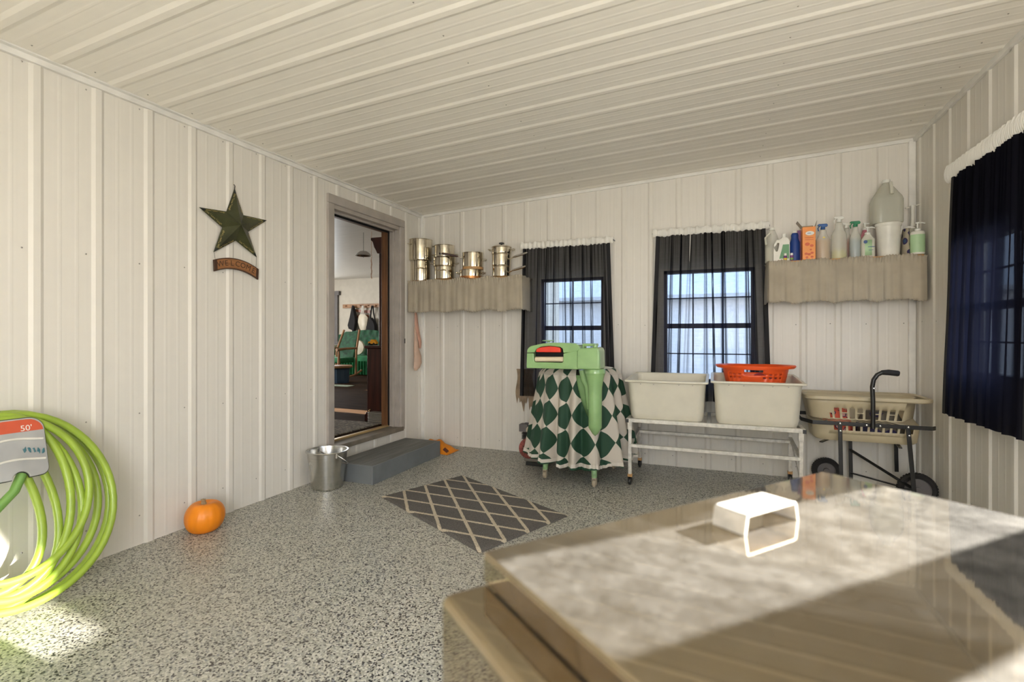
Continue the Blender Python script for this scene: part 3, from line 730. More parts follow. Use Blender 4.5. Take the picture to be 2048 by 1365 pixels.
# bucket
bx,by=-2.845,3.11
bk=thing('bucket','stainless steel bucket with wire bail beside the grey step','bucket',(bx,by,0))
b_=MB(); b_.lathe([(0,.004),(.112,.0),(.118,.006),(.152,.285),(.160,.288),(.163,.294),(.160,.299),(.150,.297),(.147,.285),(.114,.012),(0,.010)],(bx,by,0),48,cap=(False,False)); mk('bucket_body',b_,M['steel2'],bk,smooth=True)
b_=MB()
for s_ in (-1,1):
    e=Vector((bx+.155*math.cos(R(-20))*s_,by+.155*math.sin(R(-20))*s_,.272)); b_.box(e.x-.012,e.x+.012,e.y-.012,e.y+.012,e.z-.02,e.z+.018)
mk('bail_ear',b_,M['steel2'],bk,bev=.003)
b_=MB(); pts=[]
ax=Vector((math.cos(R(-20)),math.sin(R(-20)),0)); dn=Vector((math.cos(R(18)),math.sin(R(18)),0))
for i in range(21):
    a=PI*i/20; q=Vector((bx,by,.275))+ax*(.168*math.cos(a))+(dn*.80+Vector((0,0,-.45)))*(.185*math.sin(a)); pts.append(q)
b_.tube(pts,.0032,8); mk('bail',b_,M['steel2'],bk,smooth=True)

# step
sp=thing('porch_step','low grey painted wooden step in front of the doorway','step',(-2.74,3.83,0))
x0,x1,ya,yb=-2.955,-2.545,3.29,4.35
b_=MB(); b_.box(x0+.02,x1-.02,ya+.02,yb-.02,0,.10); b_.box(x1-.02,x1,ya,yb,0,.148); b_.box(x0,x1-.02,ya,ya+.02,.0,.148); b_.box(x0,x1-.02,yb-.02,yb,0,.148); mk('step_side',b_,M['deckside'],sp,bev=.002)
for k in range(3):
    wd=(x1-.021-x0-.0)/3; b_=MB(); b_.box(x0+k*wd+.001,x0+(k+1)*wd-.002,ya+.021,yb-.021,.10,.1485); mk('tread_board',b_,M['deck'],sp,bev=.002)

# mat
c4=[Vector((-2.299,3.068,0)),Vector((-1.198,2.478,0)),Vector((-.902,3.215,0)),Vector((-2.005,3.802,0))]
b_=MB()
def mp(u,v,z=.011): 
    q=c4[0]*(1-u)*(1-v)+c4[1]*u*(1-v)+c4[2]*u*v+c4[3]*(1-u)*v; q.z=z; return q
b_.grid(lambda u,v:mp(u,v,.011 if 0<u<1 and 0<v<1 else .002),60,40,lambda u,v:(u*3,v*4))
o=mk('floor_mat',b_,M['trellis'],loc=(-1.6,3.14,0),smooth=False); tag(o,'grey floor mat with cream diamond trellis lying before the washer','mat')

# hose coil
hs=thing('hose_coil','lime green hose coiled against the left wall near the camera','hose',(-2.86,1.18,0))
def lean(yy,zz,off=0): return Vector((-2.80-.19*(zz/.85)+off,yy,zz))
b_=MB(); N=48
LP=[(1.215,.385,.430,0),(1.20,.345,.400,.03),(1.16,.29,.385,.06),(1.185,.235,.375,.08),(1.10,.20,.36,.04),(1.215,.375,.425,.06),(1.19,.33,.39,.09),(1.08,.13,.30,.07),(1.215,.37,.42,.03)]
def hp(i):
    k=i/N; j=min(int(k),len(LP)-2); f=k-j; f=f*f*(3-2*f); A,B=LP[j],LP[j+1]
    yc_,ry,rz,of=[A[q]*(1-f)+B[q]*f for q in range(4)]; a=2*PI*k
    return lean(yc_+ry*math.sin(a)*(1-.08*math.cos(a)),max(.021,.845-rz+rz*math.cos(a)+.012*math.sin(k*5)-.03*(.43-rz)*2),of)
pts=[hp(i) for i in range((len(LP)-1)*N)]
b_.tube(pts,.0165,12); mk('hose_tube',b_,M['hose'],hs,smooth=True)
b_=MB(); b_.tube([lean(1.24,.60,.08),lean(1.20,.52,.08),lean(1.12,.44,.07),lean(1.0,.38,.06)],.019,12); mk('inner_hose_end',b_,M['greenplastic'],hs,smooth=True)
# card
cm=frame_m(lean(1.215,.70,.105),(0,1,0),Vector((-.19,0,.85)).normalized(),Vector((.85,0,.19)).normalized())
def rpoly(w_,h_,r_,n=6,notch=True):
    out=[]
    for (sx_,sy_,a0,rr) in ((1,1,0,r_*1.8),(-1,1,90,r_*1.8),(-1,-1,180,r_),(1,-1,270,r_)):
        for k in range(n+1):
            a=R(a0+90*k/n); out.append((sx_*(w_/2-rr)+rr*math.cos(a),sy_*(h_/2-rr)+rr*math.sin(a)))
        if a0==180 and notch: out+=[(-.03,-h_/2)]+[(.03*math.cos(PI-PI*i/8),-h_/2+.03*math.sin(PI-PI*i/8)) for i in range(9)]
    return out
cdn=mk('package_card',MB().prism(rpoly(.20,.262,.03),cm,.012),M['card'],hs,bev=.003)
mk('card_rim',MB().prism(rpoly(.207,.269,.032),cm@Matrix.Translation((0,0,-.004)),.008),M['black'],hs)
tp=[p_ for p_ in rpoly(.19,.25,.03,notch=False) if p_[1]>.06]; mk('card_header',MB().prism(tp,cm@Matrix.Translation((0,0,.012)),.001),M['cardred'],hs)
mk('card_lettering',text_mb("50'",.036,cm@Matrix.Translation((.035,.085,.0135)),.0005),M['lab_white'],hs)
b_=MB()
for k in range(5): b_.tube([cm@Vector((.02+.016*k+.004*math.sin(j),-.01+.012*math.sin(j*1.7+k)-.004*k,.0132)) for j in range(5)],.003,6)
mk('card_print',b_,M['cardink'],hs)
b_=MB()
for yy in (.035,-.055): b_.tube([cm@Vector((-.09+.18*j/8,yy+.008*math.sin(j/2),.013)) for j in range(9)],.005,8)
mk('card_fold',b_,M['white'],hs,smooth=True)

# ------------------------------------------------------------ shelves
def shelf(name,label,x0,x1,z,y0,drop,wrapL,wrapR,seed):
    r=thing(name,label,'shelf',((x0+x1)/2,YB-.02,z-.03))
    b_=MB(); b_.box(x0+.01,x1-.01,y0+.012,YB-.017,z-.02,z); mk('board',b_,M['woodshelf'],r,bev=.003)
    rnd=random.Random(seed); L=(x1-x0); dep=YB-y0-.01
    path=[]; 
    if wrapL: path+=[(x0,YB-.01-dep*i/12) for i in range(12)]
    path+=[(x0+L*i/220,y0) for i in range(221)]
    if wrapR: path+=[(x1,y0+dep*i/12) for i in range(1,13)]
    n=len(path)-1
    ph=[]; a=0
    for i in range(n+1): a+=rnd.uniform(.10,.36); ph.append(a)
    ridge=[.5+.5*math.sin(p_*1.1)+.35*math.sin(p_*2.3) for p_ in ph]
    wob=[.007*math.sin(i*.11+seed)+.005*math.sin(i*.043*seed) for i in range(n+1)]
    def fn(u,v):
        i=int(round(u*n)); x,y=path[i]; zt=z-.001+wob[i]+.004*math.sin(ph[i]*6)
        zz=zt-(drop)*v; amp=(.003+.008*min(1,v*1.3))*ridge[i]
        if v<.12: amp=.004*math.sin(ph[i]*6)+.006*(1 if v<.05 else 0)
        on_front=(not wrapL or i>12) and (not wrapR or i<n-12)
        if on_front: return (x,y-amp,zz)
        return (x+(-amp if i<12 else amp),y,zz)
    b_.v=[]; b_=MB(); b_.grid(fn,n,16); mk('cloth_skirt',b_,M['taupe'],r,smooth=True,solid=.0015)
    b_=MB()
    for xx in (x0+.12,x1-.12): b_.box(xx-.01,xx+.01,y0+.06,YB-.018,z-.045,z-.02); b_.box(xx-.01,xx+.01,YB-.04,YB-.018,z-.22,z-.045)
    mk('bracket',b_,M['white'],r)
    return r
SH=1.785
shelf('wall_shelf','long wall shelf with gathered taupe skirt carrying steel pots',XL+.03,-1.735,SH,4.51,.335,False,True,3)
shelf('wall_shelf','wall shelf with gathered taupe skirt carrying cleaning bottles',.40,1.43,SH+.015,4.51,.335,True,True,5)

# pots
def pot(name,label,c,r,h,handles=(),lid=False,mat_='steel',base=None,group=None,cat='pot'):
    x,y,z=c; t=thing(name,label,cat,c,group)
    b_=MB(); b_.lathe([(0,.001),(r*.93,.0),(r*.985,.006),(r,.02),(r,h-.006),(r+.005,h-.003),(r+.005,h),(r-.002,h),(r-.004,h-.01),(r-.004,.012),(0,.01)],c,36,cap=(False,False)); mk('pot_body',b_,M[mat_],t,smooth=True)
    if base: b_=MB(); b_.lathe([(r*.9,-.0005),(r+.001,.004),(r+.0012,.028)],c,36,cap=(True,False)); mk('copper_base',b_,M[base],t,smooth=True)
    for (kind,ang,hz) in handles:
        a=R(ang); d=Vector((math.cos(a),math.sin(a),0)); s_=Vector((-d.y,d.x,0)); o_=Vector(c)+Vector((0,0,hz))
        b_=MB()
        if kind=='loop':
            b_.tube([o_+d*(r-.002)-s_*.042,o_+d*(r+.022)-s_*.040+Vector((0,0,.004)),o_+d*(r+.034)-s_*.02+Vector((0,0,.008)),o_+d*(r+.036)+Vector((0,0,.009)),o_+d*(r+.034)+s_*.02+Vector((0,0,.008)),o_+d*(r+.022)+s_*.040+Vector((0,0,.004)),o_+d*(r-.002)+s_*.042],.0045,8)
            mk('loop_handle',b_,M['steel'],t,smooth=True)
        else:
            L=.17; up=Vector((0,0,.045))
            b_.tube([o_+d*(r-.002),o_+d*(r+.03)+up*.2,o_+d*(r+.055)+up*.4],.006,8); mk('handle_bracket',b_,M['steel'],t,smooth=True)
            b_=MB(); b_.tube([o_+d*(r+.045+L*k)+up*(.35+.65*k) for k in (0,.15,.4,.7,.92,1)],[.007,.011,.012,.012,.011,.006],10); mk('grip',b_,M['cherry'] if kind=='wood' else M['black'] if kind=='black' else M['steel2'],t,smooth=True)
    if lid:
        b_=MB(); b_.lathe([(r+.004,h+.001),(r+.003,h+.006),(r*.8,h+.016),(r*.3,h+.024),(0,h+.025)],c,36,cap=(True,False)); l=mk('lid',b_,M[mat_],t,smooth=True)
        b_=MB(); b_.lathe([(.008,h+.024),(.008,h+.036),(.026,h+.040),(.028,h+.048),(.018,h+.053),(0,h+.054)],c,16,cap=(False,False)); mk('knob',b_,M['black'],l,smooth=True)
    return t
def sp_(px): p=aty(px,600,4.665); return p.x
PG='steel pots stacked on the left shelf'
zt_=lambda py,px:aty(px,py,4.665).z
x=sp_(841); z1=zt_(523,841); z2=zt_(481,841)
pot('stock_pot','plain tall steel stock pot, bottom of the leftmost stack',(x,4.665,SH+.003),.108,z1-SH-.006,[('loop',-60,.13),('loop',120,.13)],group=PG)
pot('stock_pot','widest tall steel stock pot atop the leftmost stack',(x,4.665,z1),.128,z2-z1,[('loop',-130,.17),('loop',50,.17)],group=PG)
x=sp_(889); za=zt_(534,889); zb_=zt_(517,889); ze=zt_(492,889)
pot('stock_pot','steel pot with looped handles at the bottom of the second stack',(x,4.665,SH+.003),.106,za-SH-.006,[('loop',-75,.095),('loop',105,.095)],group=PG)
pot('steamer_pan','shallow steel steamer pan in the middle of the second stack',(x,4.665,za),.118,zb_-za,[('loop',-160,.03),('loop',20,.03)],group=PG,cat='pan')
pot('stock_pot','steel pot with a black side grip atop the second stack',(x,4.665,zb_),.104,ze-zb_,[('loop',-160,.03),('loop',20,.03)],group=PG)
b_=MB(); b_.tube([(x+.01,4.665-.105,zb_+.028),(x+.02,4.665-.13,zb_+.032)],.010,8)
o=mk('pot_grip',b_,M['black'],bpy.data.objects['stock_pot.003'],smooth=True)
cx_=aty(872,500,4.60)
cu=pot('copper_cup','small narrow cup with copper rim wedged left of the second stack',(sp_(869)-.0,4.545,SH+.004),.001,.001) if False else None
x=sp_(944); za=zt_(541,944); zb_=zt_(507,944)
pot('frying_pan','low wide steel pan with two loops under the browned saucepan',(x-.01,4.665,SH+.003),.118,za-SH-.004,[('loop',-150,.06),('loop',10,.06)],base='copper',group=PG,cat='pan')
pot('saucepan','browned steel saucepan with dark wooden handle in the third stack',(x+.01,4.665,za+.0),.108,zb_-za,[('wood',-150,.125),('loop',15,.10)],mat_='steel',base='woodshelf',group=PG,cat='saucepan')
x=sp_(1003); za=zt_(534,1003); zb_=zt_(510,1003); ze=zt_(496,1003)
pot('saucepan','long-handled steel saucepan at the bottom of the rightmost stack',(x,4.665,SH+.003),.092,za-SH-.004,[('steel',-15,.05)],group=PG,cat='saucepan')
pot('saucepan','long-handled steel saucepan in the middle of the rightmost stack',(x,4.665,za),.096,zb_-za,[('steel',-12,.07)],group=PG,cat='saucepan')
pot('steamer_pot','lidded shallow steel steamer topping the rightmost stack',(x,4.665,zb_),.100,ze-zb_,[('loop',-165,.045),('loop',15,.045)],lid=True,group=PG)

# ------------------------------------------------------------ curtains
def drape(fnw,a0t,a1t,a0b,a1b,z0,z1,folds,amp,seed,off0=.03,off1=.05,nu=240,nv=40,scallop=.0):
    rnd=random.Random(seed); fq=[rnd.uniform(.7,1.3) for _ in range(6)]; phs=[rnd.uniform(0,6.28) for _ in range(6)]
    pl_=[((i+.5+rnd.uniform(-.38,.38))/(folds*1.15),rnd.uniform(.007,.022),rnd.uniform(.4,1.25)*rnd.choice((1,1,-.7)),rnd.uniform(-.02,.02)) for i in range(int(folds*1.15))]
    b_=MB()
    def fn(u,v): # v: 0 top
        uu=u+(.010*math.sin(u*folds*2.1+phs[0])+.012*v*math.sin(u*folds*1.3+phs[1]))*math.sin(PI*u)
        a=(a0t+(a1t-a0t)*uu)*(1-v)+(a0b+(a1b-a0b)*uu)*v
        k=math.sin(2*PI*folds*.35*u*fq[1]+phs[3]+v*.6)*amp*.25
        for (pc,pw,phh,dr) in pl_:
            dd=(u-pc-dr*v)/(pw*(.55+.45*v))
            if abs(dd)<3: k+=phh*math.exp(-dd*dd)*amp*(.75+.45*v)
        k+=math.sin(2*PI*folds*3.1*u+phs[4])*amp*.16*max(0,1-v*4)
        k*=min(1,14*u,14*(1-u))
        z=z1+(z0-z1)*v+scallop*math.sin(u*PI)*v
        return fnw(a,off0+(off1-off0)*v+k,z)
    b_.grid(fn,nu,nv); return b_
def curtain(label,fnw,a0t,a1t,a0b,a1b,z0,z1,folds,amp,seed,mat_,wl,wz,off0=.06,off1=.08,vlab='',rs=1.0):
    loc=fnw((a0t+a1t)/2,.03,z1)
    r=thing('curtain',label,'curtain',loc)
    mk('curtain_panel',drape(fnw,a0t,a1t,a0b,a1b,z0,z1,folds,amp,seed,off0,off1),mat_,r,smooth=True)
    b_=MB(); # folded-over hems at the sides
    for (t0,t1,b0,b1) in ((a0t,a0t+.035*(1 if a1t>a0t else -1),a0b,a0b+.04*(1 if a1t>a0t else -1)),(a1t-.035*(1 if a1t>a0t else -1),a1t,a1b-.04*(1 if a1t>a0t else -1),a1b)):
        b_.grid(lambda u,v:fnw((t0+(t1-t0)*u)*(1-v)+(b0+(b1-b0)*u)*v,off0+(off1-off0)*v+.004+.002*math.sin(v*9),z1+(z0-z1)*v),6,20)
    mk('side_hem',b_,M['blackc'],r,smooth=True)
    # white lining valance with ruffled heading: its own thing on the same rod
    v=thing('valance',vlab,'valance',fnw((a0t+a1t)/2,.02,z1+.03))
    s_=1 if a1t>a0t else -1
    A0=a0t-wl*s_; A1=a1t+wl*s_
    mk('lining',drape(fnw,A0+.012*s_,A1-.012*s_,A0,A1,z1-wz,z1+.01,folds,.004,seed+9,.045,.045,nv=8),M['liner'],v,smooth=True)
    b_=MB(); n=int(260*rs)
    def rf(u,w_):
        a=A0+(A1-A0)*u; ph=u*n*.5*(1+(rs-1)*1.6)
        th=2*PI*w_; rr=(.027+.0025*math.sin(ph)/rs)*rs
        zz=z1+.027*rs+rr*math.sin(th)*1.25+(.007*math.sin(ph*.63) if math.sin(th)>.5 else 0)+.003*math.sin(ph*.31); oo=.056+rr*.55*math.cos(th)+.003*math.sin(ph)
        return fnw(a,oo,zz)
    b_.grid(rf,n,12); mk('ruffled_heading',b_,M['whitec'],v,smooth=True)
    b_=MB(); b_.tube([fnw(A0-.004*s_,.0,z1+.027),fnw(A0-.004*s_,.05,z1+.027),fnw(A1+.004*s_,.05,z1+.027),fnw(A1+.004*s_,.0,z1+.027)],.005,8); mk('rod',b_,M['black'],v)
# at off .06 the cloth hangs at y=4.75
q0=aty(1046,502,4.75); q1=aty(1220,487,4.75); q2=aty(1040,790,4.73); q3=aty(1231,780,4.73)
curtain('black sheer curtain over the left window, behind the green washer',fb,q0.x,q1.x,q2.x,q3.x,.59,2.085,8,.030,4,M['sheer'],.03,.30,vlab='white ruffled valance heading the left window curtain')
q0=aty(1312,472,4.75); q1=aty(1531,455,4.75); q2=aty(1300,745,4.73); q3=aty(1543,735,4.73)
curtain('black sheer curtain over the right back window, above the white tubs',fb,q0.x,q1.x,q2.x,q3.x,.62,2.115,9,.030,8,M['sheer'],.03,.30,vlab='white ruffled valance heading the window curtain above the tubs')
q0=atx(1906,352,XR-.07); q2=atx(1886,808,XR-.12)
curtain('opaque black curtain on the right wall window',frr,q0.y,3.05,q2.y,3.02,.71,q0.z-.01,9,.022,5,M['sheer2'],.10,.42,.075,.12,vlab='white ruffled valance over the right wall curtain',rs=1.6)
# brown rag beneath the first curtain
r=thing('hanging_rag','frayed brown cloth hanging below the left window curtain','cloth',(-1.86,4.76,.5))
b_=MB(); c0=aty(1034,700,4.78); 
def rag(u,v):
    a=aty(1033,735,4.775); b=aty(1072,795,4.775); x=a.x+(.185)*u; top=.86-.0*u
    bot=.50+.05*math.sin(u*13)+.03*math.sin(u*31)
    return (x+.01*math.sin(v*7+u*3),4.775+.008*math.sin(u*22),top+(bot-top)*v)
b_.grid(rag,40,20); mk('cloth_body',b_,M['browncl'],r,smooth=True)

# pink and peach bags on hook at the left wall by the corner
pb=thing('cloth_pouch','pale pink and peach cloth pouch hanging beside the doorway below the shelf','pouch',(XL+.02,4.68,.82))
def pouch(prof,xo,mat_,nm):
    b_=MB(); rings=[]
    for (y,z,wy,wx) in prof:
        rings.append([Vector((XL+xo+wx+wx*math.cos(a)*(1+.12*math.sin(3*a+z*20)),y+wy*math.sin(a)*(1+.10*math.cos(4*a+z*15)),z)) for a in [2*PI*i/24 for i in range(24)]])
    b_.loft(rings); mk(nm,b_,mat_,pb,smooth=True)
pouch([(4.655,1.50,.008,.006),(4.66,1.42,.022,.010),(4.668,1.33,.030,.012),(4.70,1.22,.030,.012),(4.735,1.13,.028,.012),(4.738,1.06,.015,.010)],.02,M['pink'],'pink_cloth')
pouch([(4.645,1.30,.008,.006),(4.655,1.18,.022,.010),(4.66,1.06,.040,.018),(4.675,.98,.058,.024),(4.675,.90,.064,.026),(4.66,.85,.052,.022),(4.655,.82,.020,.010)],.018,M['peach'],'peach_cloth')

# orange cloth on the floor
oc=thing('orange_bag','crumpled orange cloth with dark print on the floor in the corner','bag',(-2.72,4.52,0))
b_=MB()
def ocf(u,v):
    a=atz(858,893,0); b=atz(905,903,0)
    x=-2.90+.42*u; y=4.46+.26*v-.08*u
    h=.13*math.sin(PI*min(1,u*1.05))**.6*math.sin(PI*v)**.7*(1-.35*u)+.012*math.sin(u*17+v*8)*math.sin(PI*v)*math.sin(PI*u)
    return (x,y,max(.003,h))
b_.grid(ocf,36,24); mk('cloth_body',b_,M['orangec'],oc,smooth=True)
b_=MB(); b_.grid(lambda u,v:Vector(ocf(.30+.08*u,.12+.16*v))+Vector((0,-.003,.002)),8,8); b_.grid(lambda u,v:Vector(ocf(.80+.12*u,.15+.2*v))+Vector((0,-.003,.002)),8,8); mk('dark_print',b_,M['ocdark'],oc,smooth=True)

# ------------------------------------------------------------ wringer washer
WX,WY=-1.09,4.24
wa=thing('wringer_washer','old pale green wringer washing machine under a green and white argyle skirt','washing machine',(WX,WY,0))
b_=MB(); b_.lathe([(.05,.20),(.20,.21),(.285,.28),(.31,.36),(.315,.84),(.325,.86),(.31,.88),(0,.90)],(WX,WY,0),48,cap=(True,False)); mk('tub',b_,M['green'],wa,smooth=True)
legs=[(-1.325,4.00),(-.885,3.905),(-.842,4.50),(-1.32,4.585)]
for lx,ly in legs:
    d=Vector((WX-lx,WY-ly,0)).normalized()
    b_=MB(); b_.tube([Vector((lx,ly,.075))+d*.0,Vector((lx,ly,.15))+d*.008,Vector((lx,ly,.26))+d*.055,Vector((lx,ly,.36))+d*.13],[.022,.024,.036,.050],14); lg=mk('leg',b_,M['greenworn'],wa,smooth=True)
    b_=MB(); b_.box(lx-.017,lx-.013,ly-.018,ly+.018,.02,.07); b_.box(lx+.013,lx+.017,ly-.018,ly+.018,.02,.07); b_.box(lx-.017,lx+.017,ly-.018,ly+.018,.066,.078)
    b_.lathe([(0,-.011),(.027,-.011),(.030,-.006),(.030,.006),(.027,.011),(0,.011)],(lx,ly,.030),20,frame_m((0,0,0),(0,1,0),(0,0,1),(1,0,0)),cap=(False,False)); mk('caster',b_,M['tancloth'],lg)
b_=MB(); a=Vector((legs[0][0],legs[0][1],.17)); b=Vector((legs[1][0],legs[1][1]+.25,.17)); b_.bar(a,b,.10,.022); b_.bar((legs[0][0],legs[0][1],.165),(legs[3][0],legs[3][1],.165),.08,.02); b_.bar((legs[3][0],legs[3][1],.19),(legs[2][0],legs[2][1],.19),.08,.03)
mk('wooden_brace',b_,M['standw'],wa)
b_=MB(); b_.lathe([(.026,.14),(.028,.15),(.028,.175),(.026,.185)],(legs[0][0],legs[0][1],0),14); mk('leg_strap',b_,M['tancloth'],wa)
# post
PX,PY=-.862,3.83
b_=MB(); b_.lathe([(0,.42),(.022,.44),(.052,.49),(.052,.54),(.053,.74),(.055,.80),(.066,.87),(.076,.905),(.080,.91),(.080,.935),(.074,.945)],(PX,PY,0),28,cap=(False,True)); mk('post',b_,M['green'],wa,smooth=True)
b_=MB(); b_.tube([(PX-.115,PY+.05,.93),(PX-.10,PY+.055,.85),(PX-.075,PY+.06,.80),(PX-.06,PY+.07,.62)],[.028,.028,.026,.022],12); mk('drive_tube',b_,M['green'],wa,smooth=True)
# wringer head: lower U, upper arch, gearbox
y_f=3.75; dp=.18
hm=frame_m((0,y_f,0),(1,0,0),(0,0,1),(0,-1,0))@Matrix.Translation((0,0,-dp))
L0,L1=-1.402,-.985
low=[(L0,.940),(L1+.01,.940),(L1+.015,1.075),(L1-.01,1.085),(-1.095,1.062),(-1.095,.998),(-1.105,.990),(-1.325,.990),(-1.335,.998),(-1.340,1.060),(L0+.003,1.060)]
mk('lower_housing',MB().prism(low,hm,dp),M['green'],wa,bev=.013,seg=3)
upp=[(L0+.004,1.063)]+[(L0+.004+.05*(1-math.cos(R(90)*k/5)),1.063+.058*math.sin(R(90)*k/5)) for k in range(1,6)]+[(-1.27,1.138),(-1.18,1.146),(-1.06,1.144)]+[(-1.02+.06*math.sin(R(90)*k/4),1.144-.05*(1-math.cos(R(90)*k/4))) for k in range(1,5)]+[(L1+.02,1.085),(-1.03,1.072),(-1.095,1.066),(-1.10,1.098),(-1.12,1.112),(-1.21,1.120),(-1.28,1.112),(-1.315,1.095),(-1.335,1.066)]
mk('upper_housing',MB().prism(upp,hm,dp),M['green'],wa,bev=.013,seg=3)
mk('release_bar',MB().prism([(-1.316,1.070),(-1.316,1.085),(-1.305,1.100),(-1.27,1.110),(-1.21,1.117),(-1.15,1.113),(-1.12,1.106),(-1.114,1.095),(-1.114,1.070)],frame_m((0,y_f-.012,0),(1,0,0),(0,0,1),(0,1,0)),.03),M['red'],wa,bev=.005)
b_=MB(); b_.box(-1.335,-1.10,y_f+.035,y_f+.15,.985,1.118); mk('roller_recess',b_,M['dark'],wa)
b_=MB(); b_.tube([(-1.332,y_f+.012,1.013),(-1.325,y_f+.012,1.013),(-1.10,y_f+.012,1.016),(-1.096,y_f+.012,1.016)],[.012,.020,.020,.012],18); mk('roller',b_,M['roller'],wa,smooth=True)
gb=[(L1-.002,.942),(-.805,.942),(-.808,1.08),(-.818,1.105),(-.835,1.112),(L1+.02,1.103),(L1,1.085)]
mk('gearbox',MB().prism(gb,hm@Matrix.Translation((0,0,-.01)),dp+.02),M['green'],wa,bev=.018,seg=3)
b_=MB(); b_.box(-.955,-.845,y_f+.04,y_f+.13,1.118,1.140); b_.box(-.955,-.94,y_f+.04,y_f+.13,1.10,1.13); mk('lever',b_,M['green'],wa,bev=.008)
b_=MB(); b_.lathe([(0,0),(.018,0),(.018,.03),(0,.035)],(-.848,y_f+.03,1.100),14); mk('lever_knob',b_,M['green'],wa,smooth=True)
b_=MB(); b_.lathe([(.0,1.145),(.012,1.145),(.012,1.155),(.05,1.158),(.048,1.164),(0,1.166)],(-1.245,y_f+.09,0),18,sq=(1,1)); mk('tension_knob',b_,M['greenworn'],wa,smooth=True)
# skirt cover
sk=MB(); NU=900; NV=110; zt,zb=.925,.165; ang0=math.atan2(PY-WY,PX-WX)
Rt,Rb=.335,.432
def skf(i,j):
    u=i/NU; a=2*PI*u+ang0; v=j/NV
    z=zt+(zb-zt)*v
    r0=Rt+(Rb-Rt)*v**.9
    if v<.06: r0=Rt-.05*(1-v/.06)**2
    fold=(math.sin(a*17+1.4*math.sin(a*4))*.75+math.sin(a*8+.7)*.4)*(.006+.064*v)+math.sin(a*31+v*1.5)*.009*v
    hz=z+(.010*math.sin(a*17+1)+.012*math.sin(a*3+2))*v**3
    if v>.94: fold+=.006*math.sin(a*90)
    # near the post the cloth swings out to pass in front of / around it
    da=math.atan2(math.sin(a-ang0),math.cos(a-ang0))
    r0+=.052*math.exp(-(da/.28)**2)*min(1,v*2)
    rx=(r0+fold)
    return Vector((WX+rx*math.cos(a),WY+rx*math.sin(a),hz))
vs=[];uvs=[]
for j in range(NV+1):
    for i in range(NU+1):
        vs.append(skf(i,j)); v=j/NV; uvs.append((i/NU*16+.10*math.sin(i/NU*PI*30),(1-v)*3.6+.1+.06*math.sin(i/NU*PI*14)))
fs=[]
for j in range(NV):
    for i in range(NU):
        u=(i+.5)/NU; da=u if u<.5 else u-1; v=(j+.5)/NV
        # open slot for the post: wide at the top, closing at z ~ .45
        vz=.60
        if v<vz:
            wR=.030*(1-(v/vz)**2)+.004; wL=.055*(1-(v/vz)**1.6)
            if -wL<da<wR: continue
        fs.append((j*(NU+1)+i,j*(NU+1)+i+1,(j+1)*(NU+1)+i+1,(j+1)*(NU+1)+i))
sk.add(vs,fs,uvs)
so=mk('argyle_skirt_cover',sk,M['argyle'],loc=(WX,WY,.165),smooth=True,solid=.002); tag(so,'green and cream argyle cloth cover draped over the washer tub','cover')
cv=MB(); cv.lathe([(Rt-.05,.926),(Rt-.12,.933),(0,.935)],(WX,WY,0),60,cap=(False,False)); mk('cover_top',cv,M['whitec'],so,smooth=True)

# small engine
en=thing('gas_engine','small engine with red fan shroud on the floor behind the washer','engine',(-1.60,4.36,0))
ex,ey=-1.60,4.36
em=frame_m((ex,ey,.20),(1,0,0),(0,0,1),(0,-1,0))
b_=MB(); b_.lathe([(.03,.075),(.085,.07),(.115,.05),(.122,.02),(.122,-.06),(.11,-.07)],(0,0,0),32,em,cap=(True,True)); mk('fan_shroud',b_,M['redeng'],en,smooth=True)
b_=MB()
for rr in (.035,.055,.075,.095):
    b_.tube([em@Vector((rr*math.cos(2*PI*i/24),rr*math.sin(2*PI*i/24),.078-(rr-.035)*.3)) for i in range(24)],.003,6,closed=True)
for i in range(12):
    a=2*PI*i/12; b_.tube([em@Vector((.03*math.cos(a),.03*math.sin(a),.079)),em@Vector((.10*math.cos(a),.10*math.sin(a),.062))],.003,6)
mk('fan_grille',b_,M['black'],en)
b_=MB(); b_.box(ex-.02,ex+.16,ey+.06,ey+.22,.08,.28); b_.box(ex-.06,ex+.2,ey-.02,ey+.24,.04,.08); mk('engine_block',b_,M['grycl'],en,bev=.01)
b_=MB()
for k in range(6): b_.box(ex-.10,ex+.0,ey+.0,ey+.10,.30+k*.014,.306+k*.014)
b_.box(ex-.085,ex-.015,ey+.02,ey+.09,.27,.40); mk('cylinder_fins',b_,M['black'],en)
b_=MB(); b_.box(ex-.135,ex-.03,ey+.0,ey+.11,.385,.475); b_.lathe([(.03,.475),(.03,.49),(.0,.492)],(ex-.05,ey+.05,0),14); mk('muffler',b_,M['winframe'],en,bev=.01)
b_=MB(); b_.lathe([(0,-.035),(.04,-.035),(.045,0),(.04,.035),(0,.035)],(ex+.01,ey-.0,.42),18,frame_m((0,0,0),(1,0,0),(0,0,1),(0,-1,0))); mk('air_cleaner',b_,M['tancloth'],en,smooth=True)
b_=MB(); b_.box(ex-.03,ex+.18,ey-.04,ey+.26,0,.04); mk('mount_base',b_,M['black'],en)

en.scale=(.78,.78,.78)
